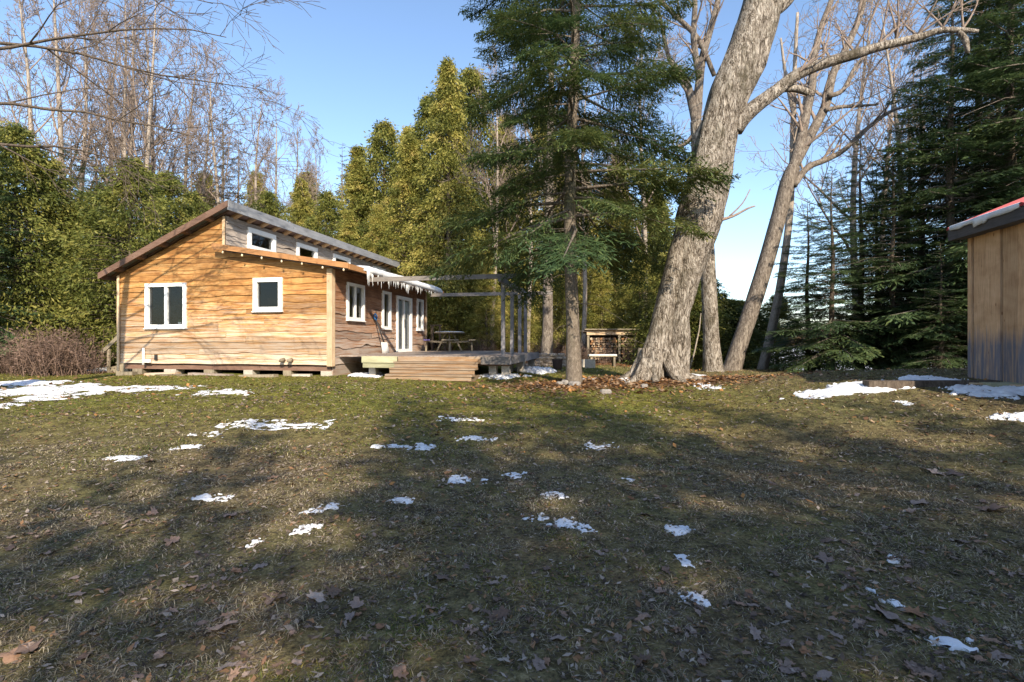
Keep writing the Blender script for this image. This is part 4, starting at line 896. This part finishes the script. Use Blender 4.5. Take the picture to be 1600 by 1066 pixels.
hardwood('upright grey hardwood just behind the leaning maple', 17.2, [(1116, 590, 40), (1114, 570, 30), (1111, 520, 24), (1108, 450, 23), (1105, 390, 23), (1100, 330, 21), (1092, 250, 19), (1088, 190, 18)],
         [[(1088, 195, 15), (1092, 140, 14), (1098, 90, 12), (1112, 40, 10), (1122, 0, 9), (1130, -60, 6)], [(1089, 200, 14), (1076, 140, 13), (1060, 110, 9), (1045, 90, 7), (1030, 20, 4)], [(1092, 120, 10), (1084, 60, 10), (1086, 0, 8), (1080, -70, 5)], [(1116, 118, 7), (1090, 60, 8), (1050, 20, 7), (1020, -10, 5)], [(1088, 205, 9), (1070, 225, 6), (1045, 232, 4), (1020, 240, 2)]], 21)
hardwood('slanting forked hardwood on the lake bank beside upright one', 18.0, [(1140, 592, 38), (1146, 570, 27), (1160, 525, 24), (1180, 465, 25), (1200, 400, 23), (1218, 335, 22), (1230, 285, 21), (1240, 262, 20)],
         [[(1238, 268, 17), (1250, 225, 16), (1258, 185, 15), (1268, 140, 12), (1272, 90, 11), (1284, 40, 9), (1302, -10, 8), (1315, -80, 5)], [(1240, 262, 15), (1270, 205, 15), (1290, 165, 14), (1302, 115, 12), (1325, 70, 11), (1345, 20, 9), (1360, -50, 6)], [(1240, 290, 11), (1262, 262, 10), (1290, 250, 9), (1318, 235, 8), (1350, 205, 7), (1390, 175, 5), (1425, 165, 3)], [(1295, 150, 8), (1318, 140, 7), (1340, 100, 6), (1380, 60, 3)], [(1290, 172, 7), (1315, 167, 6), (1340, 166, 5), (1372, 163, 3)]], 22, 'grey_bark')
hardwood('thin pale leaning trunk behind the slanting forked hardwood', 20.0, [(1190, 580, 16), (1200, 540, 13), (1215, 470, 12), (1226, 400, 11), (1234, 330, 10), (1238, 250, 9), (1240, 170, 8), (1242, 100, 6), (1246, 20, 4)],
         [[(1240, 180, 6), (1228, 120, 5), (1220, 60, 3)], [(1238, 230, 5), (1252, 180, 4), (1262, 120, 2)]], 23, 'pale_bark')
hardwood('thick pale trunk behind the deck posts among the cedars', 21.5, [(853, 575, 24), (854, 550, 19), (856, 500, 16), (856, 430, 15), (858, 330, 13), (860, 200, 11), (862, 80, 8)],
         [[(858, 300, 6), (840, 240, 5), (820, 190, 3)], [(860, 200, 6), (880, 140, 5), (900, 90, 3)]], 24, 'grey_bark')
st = MB().tube([(0, 0, -.1), (0, 0, .1), (.01, 0, .62)], [.2, .16, .14], 12, True, .05).build('tree_stump', M['pale_bark'], None, True); p = spot(1066, 13.8); st.location = p; tag(st, 'short cut stump standing close behind the maple', 'stump')
dp = spot(1076, 18.5); o = MB().tube([(0, 0, -.05), (.25, .1, .7), (.42, .1, 1.5), (.52, .2, 2.1)], [.03, .028, .022, .012], 7).build('dead_sapling', M['pale_bark'], None, True); o.location = dp; tag(o, 'thin leaning dead sapling between maple and upright hardwood', 'sapling')
# overhanging bare tree at the left, mostly out of frame
mb = MB(); br = MB(); rnd = random.Random(77); mb.tube([(0, 0, -.3), (.1, 0, 2), (.25, .1, 4.2), (.4, .2, 6.2), (.7, .3, 8.5)], [.26, .2, .17, .13, .06], 12, True)
for (z, d, L) in [(5.3, (1, .35, .16), 4.6), (6.0, (1, .1, .22), 4.8), (6.4, (1, .5, .30), 5.2), (4.6, (.8, .6, .10), 3.2), (7.2, (.9, .2, .4), 4.5), (6.8, (-.6, .3, .5), 3), (5.6, (-.5, -.5, .5), 3)]:
    grow(br, (.3, .1, z), d, L, .034, 0, 3, rnd, -.015, (7, 5, 4), .55, 8, .0045, .2)
b = Vector((-10.3, 8.8, gz(-10.3, 8.8))); plant('bare_tree', (mb.mesh('edge_trunk', M['dark_bark'], True), br.mesh('edge_branches', M['dark_bark'], True)), b, 0, 1, 'bare tree whose thin dark branches hang in over the sky', 'tree', None, ('trunk', 'branches'))
# woods behind the viewpoint that shade the lawn
for i, (x, y, h, w) in enumerate([(3.6, -9, 1.25, 1.0), (6.2, -8, 1.3, 1.05), (8.8, -9.5, 1.3, 1.1), (11.5, -8, 1.05, 1.0), (14.2, -9, 1.05, 1.0), (5.0, -12, 1.5, 1.1), (10, -13, 1.35, 1.1), (17, -6, .95, 1.0), (19, 8, 1.4, 1.0), (4.6, -6.8, 1.15, .95), (7.4, -10.8, 1.4, 1.1), (12.8, -11, 1.2, 1.1), (20, 1.5, 1.5, 1.2), (1.2, -8.5, 1.08, .8), (-2.2, -8, .98, .62), (-5.6, -7.5, .95, .5), (-.6, -11, 1.1, .6), (-9, -6.5, .9, .5), (2.7, -6.6, .98, .85), (-3.9, -9.5, 1.05, .6), (9.6, -6.4, 1.0, 1.0), (-.4, -6.6, .85, .6)]):
    plant('hemlock_tree', HEM[i % 3], (x, y, gz(x, y) - .05), i * 1.3, h, 'tall hemlock shading the lawn opposite the cabin', 'tree', 'hemlocks opposite the cabin', PARTN, w)
for i, (x, y, h) in enumerate([(-6.5, -5, .85), (-12, -2, .8)]):
    plant('bare_tree', BARE[i % 4], (x, y, gz(x, y) - .05), i * 2.1, h, 'bare tree casting thin shade on the lawn opposite the cabin', 'tree', 'bare trees opposite the cabin', ('trunk', 'branches'), h * 1.1)

# ------------------------------------------------------------------ dry brush left of the cabin
def brush_mesh(seed):
    rg = random.Random(seed); mb = MB()
    for i in range(46):
        a = rg.uniform(0, 6.28); r = rg.uniform(0, .6); p = Vector((math.cos(a) * r, math.sin(a) * r, -.05)); h = rg.uniform(.5, 1.35); d = Vector((rg.uniform(-.35, .35), rg.uniform(-.35, .35), 1))
        pts = [p + d * h * t + Vector((rg.uniform(-.03, .03), rg.uniform(-.03, .03), 0)) for t in (0, .35, .7, 1)]; mb.tube(pts, [.008, .007, .005, .003], 3, False)
        for k in range(7):
            t = rg.uniform(.3, 1); q = p + d * h * t; e = q + Vector((rg.uniform(-.2, .2), rg.uniform(-.2, .2), rg.uniform(.02, .2))); mb.tube([q, e], [.004, .0025], 3, False)
            s = rg.uniform(.018, .04); w = Vector((rg.uniform(-1, 1), rg.uniform(-1, 1), rg.uniform(-1, 1))).normalized() * s; w2 = w.orthogonal().normalized() * s * .7
            mb.add([e - w, e + w2, e + w, e - w2], [(0, 1, 2, 3)])
    return mb.mesh('brush', M['brush'])
M['brush'] = plain('dry_brush', (.15, .10, .075), .9, .6, 3, 0)
BR = [brush_mesh(i) for i in range(3)]
k = 0
for i in range(38):
    px = random.uniform(-20, 128); Y = random.uniform(15.2, 18)
    p = spot(px, Y); o = link('dry_shrub', BR[i % 3]); o.location = p; o.rotation_euler = (0, 0, random.uniform(0, 6.28)); s = random.uniform(.55, 1.15); o.scale = (s * 1.3, s * 1.3, s * random.uniform(.8, 1.15)); o.rotation_euler[0] = random.uniform(-.15, .15)
    tag(o, 'dry brown brush thicket left of the cabin side steps', 'shrub', 'dry brush left of the cabin')
for i in range(22):
    px = random.uniform(690, 1000); Y = random.uniform(22.5, 26); p = spot(px, Y); o = link('dry_shrub', BR[i % 3]); o.location = p; s = random.uniform(.5, .9); o.scale = (s, s, s); o.rotation_euler = (0, 0, i)
    tag(o, 'dry leafless undergrowth among trunks behind the deck', 'shrub', 'undergrowth behind the deck')

# ------------------------------------------------------------------ grass blades, leaf litter, fallen leaves
def inside(X, Y):
    u = (X - CB.x) * EU.x + (Y - CB.y) * EU.y; v = (X - CB.x) * EV.x + (Y - CB.y) * EV.y
    bad = (u > -W - .1) & (u < 5.1) & (v > -.05) & (v < 11.5); bad |= (u > 2.0) & (u < 4.4) & (v > -.95) & (v < .1)
    su = (X - SP.x) * EU.x + (Y - SP.y) * EU.y; sv = (X - SP.x) * EV.x + (Y - SP.y) * EV.y
    return bad | ((su > -.05) & (sv < .05))
def scatter(n, y0, y1, pw):
    t = rng.random(n); Y = (y0 ** pw + t * (y1 ** pw - y0 ** pw)) ** (1 / pw); X = (rng.random(n) * 2 - 1) * Y * 1.06
    ok = ~inside(X, Y); return X[ok], Y[ok]
GV = []; GC = []
for n, y0, y1, pw in ((330000, 1.7, 6.5, .9), (180000, 6.5, 19, .9)):
    X, Y = scatter(n, y0, y1, pw); lit = litter_amount(X, Y); tuft = fbm(X * 4.5 + 2, Y * 4.5, 3); keep = (rng.random(len(X)) > lit * .9) & (rng.random(len(X)) < np.clip((tuft - .30) * 4, .12, 1)); X, Y = X[keep], Y[keep]; n = len(X)
    Z = G(X, Y); az = rng.random(n) * 6.283; tilt = rng.uniform(.7, 1.55, n); L = rng.uniform(.018, .06, n) * (1 + .25 * (Y > 6.5)) * (.55 + .9 * fbm(X * 3 + 7, Y * 3, 3)); w = np.maximum(.0014, .0008 * Y ** .95) * rng.uniform(.7, 1.3, n)
    D = np.stack([np.cos(az) * np.sin(tilt), np.sin(az) * np.sin(tilt), np.cos(tilt)], -1); Sd = np.stack([-np.sin(az), np.cos(az), np.zeros(n)], -1) * w[:, None]
    D2 = D.copy(); D2[:, 2] -= rng.uniform(.2, .9, n); D2 /= np.linalg.norm(D2, axis=1)[:, None]
    B = np.stack([X, Y, Z - .006], -1); m = B + D * (L * .5)[:, None]; tip = m + D2 * (L * .55)[:, None]; tip[:, 2] = np.maximum(tip[:, 2], Z + .004)
    GV.append(np.stack([B, m + Sd, tip, m - Sd], 1).reshape(-1, 3))
    g = fbm(X * .55 + 4, Y * .55 + 8, 4) + .35 * (fbm(X * 2.5, Y * 2.5, 3) - .5); pg = np.clip((g - .47 + .05 * sstep(6, 9, Y)) * 2.8 + .42 * sstep(5, 9, Y) * (1 - sstep(1, 5, X)) + .12 * sstep(7, 10, Y), .05, .8)
    pal = np.array([(.41, .32, .155), (.50, .41, .23), (.24, .175, .10), (.12, .09, .06)]); pal2 = np.array([(.14, .175, .035), (.085, .12, .03), (.23, .22, .05), (.30, .25, .065)])
    near = (1 - sstep(5, 9, Y))[:, None]; pn = pal[rng.integers(0, 4, n)]; pn = pn * (1 - near) + (pn.mean(1, keepdims=True) * np.array([1.08, .99, .86]) * .45 + pn * .55) * near  # nearer straw blades greyed, the cool foreground shade put into their colour
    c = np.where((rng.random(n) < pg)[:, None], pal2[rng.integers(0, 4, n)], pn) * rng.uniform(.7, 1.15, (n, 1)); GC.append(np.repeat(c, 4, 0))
V = np.concatenate(GV); C = np.concatenate(GC); q = np.arange(len(V)).reshape(-1, 4)
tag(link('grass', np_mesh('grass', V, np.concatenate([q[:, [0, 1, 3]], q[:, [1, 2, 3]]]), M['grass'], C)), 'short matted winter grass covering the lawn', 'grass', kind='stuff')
def leaf_outline(kind, rnd):
    pts = []; n = 30; lob = rnd.uniform(.2, .45); ph = rnd.uniform(0, 3); wd = rnd.uniform(.5, .8)
    for i in range(n):
        t = i / n * 2 * math.pi; x = math.cos(t); y = math.sin(t)
        if kind == 0: r = .5 * (1 - lob * abs(math.sin(t * 4 + ph)) ** 1.2 * (1 if abs(y) > .2 else .2)) * (1 + rnd.uniform(-.12, .12)); pts.append((x * r * 1.2, y * r * wd))
        else: r = .5 * (.60 + .40 * abs(math.cos(t * 2.5)) ** .8 * (.7 + .3 * x)) * (1 + rnd.uniform(-.16, .16)); pts.append((x * r * 1.1, y * r * .9))
    return pts
def leaf_mesh(i):
    rnd = random.Random(i); o = leaf_outline(1 if i in (3, 7) else 0, rnd); k1, k2, ph = rnd.uniform(.1, .75), rnd.uniform(-.3, .4), rnd.uniform(0, 6); mb = MB()
    zz = lambda x, y: k1 * y * y + k2 * x * x + .05 * math.sin(x * 9 + ph) + .04 * math.sin(y * 11 + ph)
    mb.v = [(0, 0, 0)] + [(x * .5, y * .5, zz(x * .5, y * .5)) for x, y in o] + [(x, y, zz(x, y)) for x, y in o]; n = len(o)
    for j in range(n):
        b = (j + 1) % n; mb.f += [(0, 1 + j, 1 + b), (1 + j, 1 + n + j, 1 + n + b, 1 + b)]
    mb.add([(-.52, -.012, .02), (-.52, .012, .02), (-.78, .008, .05), (-.78, -.008, .05)], [(0, 1, 2, 3)])
    return mb.mesh('fallen_leaf', M['leaf'], True)
LM = [leaf_mesh(i) for i in range(8)]
big = [(45, 1018, 85), (25, 1030, 60), (520, 932, 62), (430, 940, 50), (495, 938, 40), (345, 985, 46), (780, 970, 52), (690, 905, 40), (250, 1028, 36), (625, 1057, 40), (1180, 995, 44), (1005, 1035, 40), (1385, 965, 60), (1430, 965, 40), (1460, 740, 60), (1490, 742, 50), (1010, 808, 36), (360, 808, 34), (240, 803, 32), (270, 850, 30), (120, 935, 26), (570, 910, 20), (1040, 895, 30), (1210, 900, 26), (1325, 905, 34), (1435, 788, 40), (1375, 868, 36), (1290, 878, 36), (1500, 850, 34), (1550, 800, 50), (1100, 1030, 28), (1170, 935, 24), (75, 870, 34), (15, 860, 26), (880, 965, 26), (1425, 1050, 34)]
pos = big[:]
while len(pos) < 285:
    py = 640 + 426 * random.random() ** .8; px = random.uniform(0, 1600)
    if random.random() > (.45 + .55 * px / 1600): continue
    for q in range(random.choice((1, 1, 2, 3, 5))): pos.append((px + random.gauss(0, 22) * (q > 0), min(1062, py + random.gauss(0, 9) * (q > 0)), random.uniform(11, 30) * (py - 480) / 400))
for i, (px, py, w) in enumerate(pos):
    p = gp(px, py); s = w * p.y / FPX; s = min(max(s * .85, .045), .19)
    if i > 36: s = min(s, random.uniform(.04, .11))
    o = link('fallen_leaf', LM[i % 8]); o.location = p + Vector((0, 0, .014)); o.scale = (s, s, s); o.rotation_euler = (random.uniform(-.25, .25), random.uniform(-.25, .25), random.uniform(0, 6.28))
    tag(o, 'curled brown lobed oak leaf lying on the lawn' if i % 8 not in (3, 7) else 'crinkled brown maple leaf lying on the lawn', 'leaf', 'fallen oak leaves' if i % 8 not in (3, 7) else 'fallen maple leaves')
n = 68000; X = np.concatenate([rng.uniform(-17, 17, 60000), rng.normal(2.9, 1.9, 8000)]); Y = np.concatenate([rng.uniform(1.8, 34, 60000), rng.normal(11.5, .8, 8000)]); lit = np.maximum(litter_amount(X, Y), .10); ok = (rng.random(n) < lit) & ~inside(X, Y) & (np.abs(X) < Y * 1.1) & (Y > 4.2); X, Y = X[ok], Y[ok]; n = len(X)
Z = G(X, Y) + rng.uniform(.005, .035, n); az = rng.random(n) * 6.283; s = rng.uniform(.018, .045, n) * (1 + .5 * (Y > 10)); A = np.stack([np.cos(az), np.sin(az), rng.normal(0, .3, n)], -1) * s[:, None]; B = np.stack([-np.sin(az), np.cos(az), rng.normal(0, .3, n)], -1) * (s * .6)[:, None]; P = np.stack([X, Y, Z], -1)
pal = np.array([(.30, .17, .08), (.20, .11, .06), (.36, .25, .16), (.13, .075, .045), (.40, .20, .07)]); C = np.repeat(pal[rng.integers(0, 5, n)] * rng.uniform(.7, 1.2, (n, 1)), 4, 0); q = np.arange(4 * n).reshape(-1, 4)
tag(link('leaf_litter', np_mesh('leaf_litter', np.stack([P - A, P + B, P + A, P - B], 1).reshape(-1, 3), np.concatenate([q[:, [0, 1, 2]], q[:, [0, 2, 3]]]), M['litter'], C)), 'small brown leaf litter round the trunks and wood floor', 'leaf litter', kind='stuff')
n = 46000; X, Y = scatter(n, 1.8, 12, .9); n = len(X); Z = G(X, Y) + rng.uniform(.002, .018, n); az = rng.random(n) * 6.283; s = rng.uniform(.005, .03, n) ** 1.0 * (.6 + .09 * Y) * (.5 + fbm(X * 1.5, Y * 1.5 + 4, 3)); A = np.stack([np.cos(az), np.sin(az), rng.normal(0, .25, n)], -1) * s[:, None]; B = np.stack([-np.sin(az), np.cos(az), rng.normal(0, .25, n)], -1) * (s * rng.uniform(.12, .6, n))[:, None]; P = np.stack([X, Y, Z], -1)
pal = np.array([(.22, .165, .125), (.13, .098, .075), (.40, .33, .27), (.07, .053, .042), (.28, .16, .085), (.30, .24, .19)])[[0, 1, 2, 3, 4]]; C = np.repeat(pal[rng.integers(0, 5, n)] * rng.uniform(.7, 1.2, (n, 1)), 4, 0); q = np.arange(4 * n).reshape(-1, 4)
tag(link('leaf_crumbs', np_mesh('leaf_crumbs', np.stack([P - A, P + B, P + A, P - B], 1).reshape(-1, 3), np.concatenate([q[:, [0, 1, 2]], q[:, [0, 2, 3]]]), M['litter'], C)), 'crumbled leaf bits and twigs pressed into the lawn', 'leaf litter', kind='stuff')
# far shore tree line
n = 900; X = rng.uniform(60, 1500, n); Y = rng.uniform(600, 760, n); h = rng.uniform(5, 13, n); z = G(X, Y); V = []
for i in range(n):
    for a in range(5): V.append((X[i] + math.cos(a * 1.257) * h[i] * .28, Y[i] + math.sin(a * 1.257) * h[i] * .28, z[i] - 1))
    V.append((X[i], Y[i], z[i] + h[i]))
F = np.array([(i * 6 + a, i * 6 + (a + 1) % 5, i * 6 + 5) for i in range(n) for a in range(5)])
tag(link('far_shore_wood', np_mesh('far_shore_wood', np.array(V), F, M['far'], np.repeat(rng.random(n), 6)[:, None] * np.ones((1, 3)))), 'distant low wood along the far lake shore', 'wood', kind='stuff')
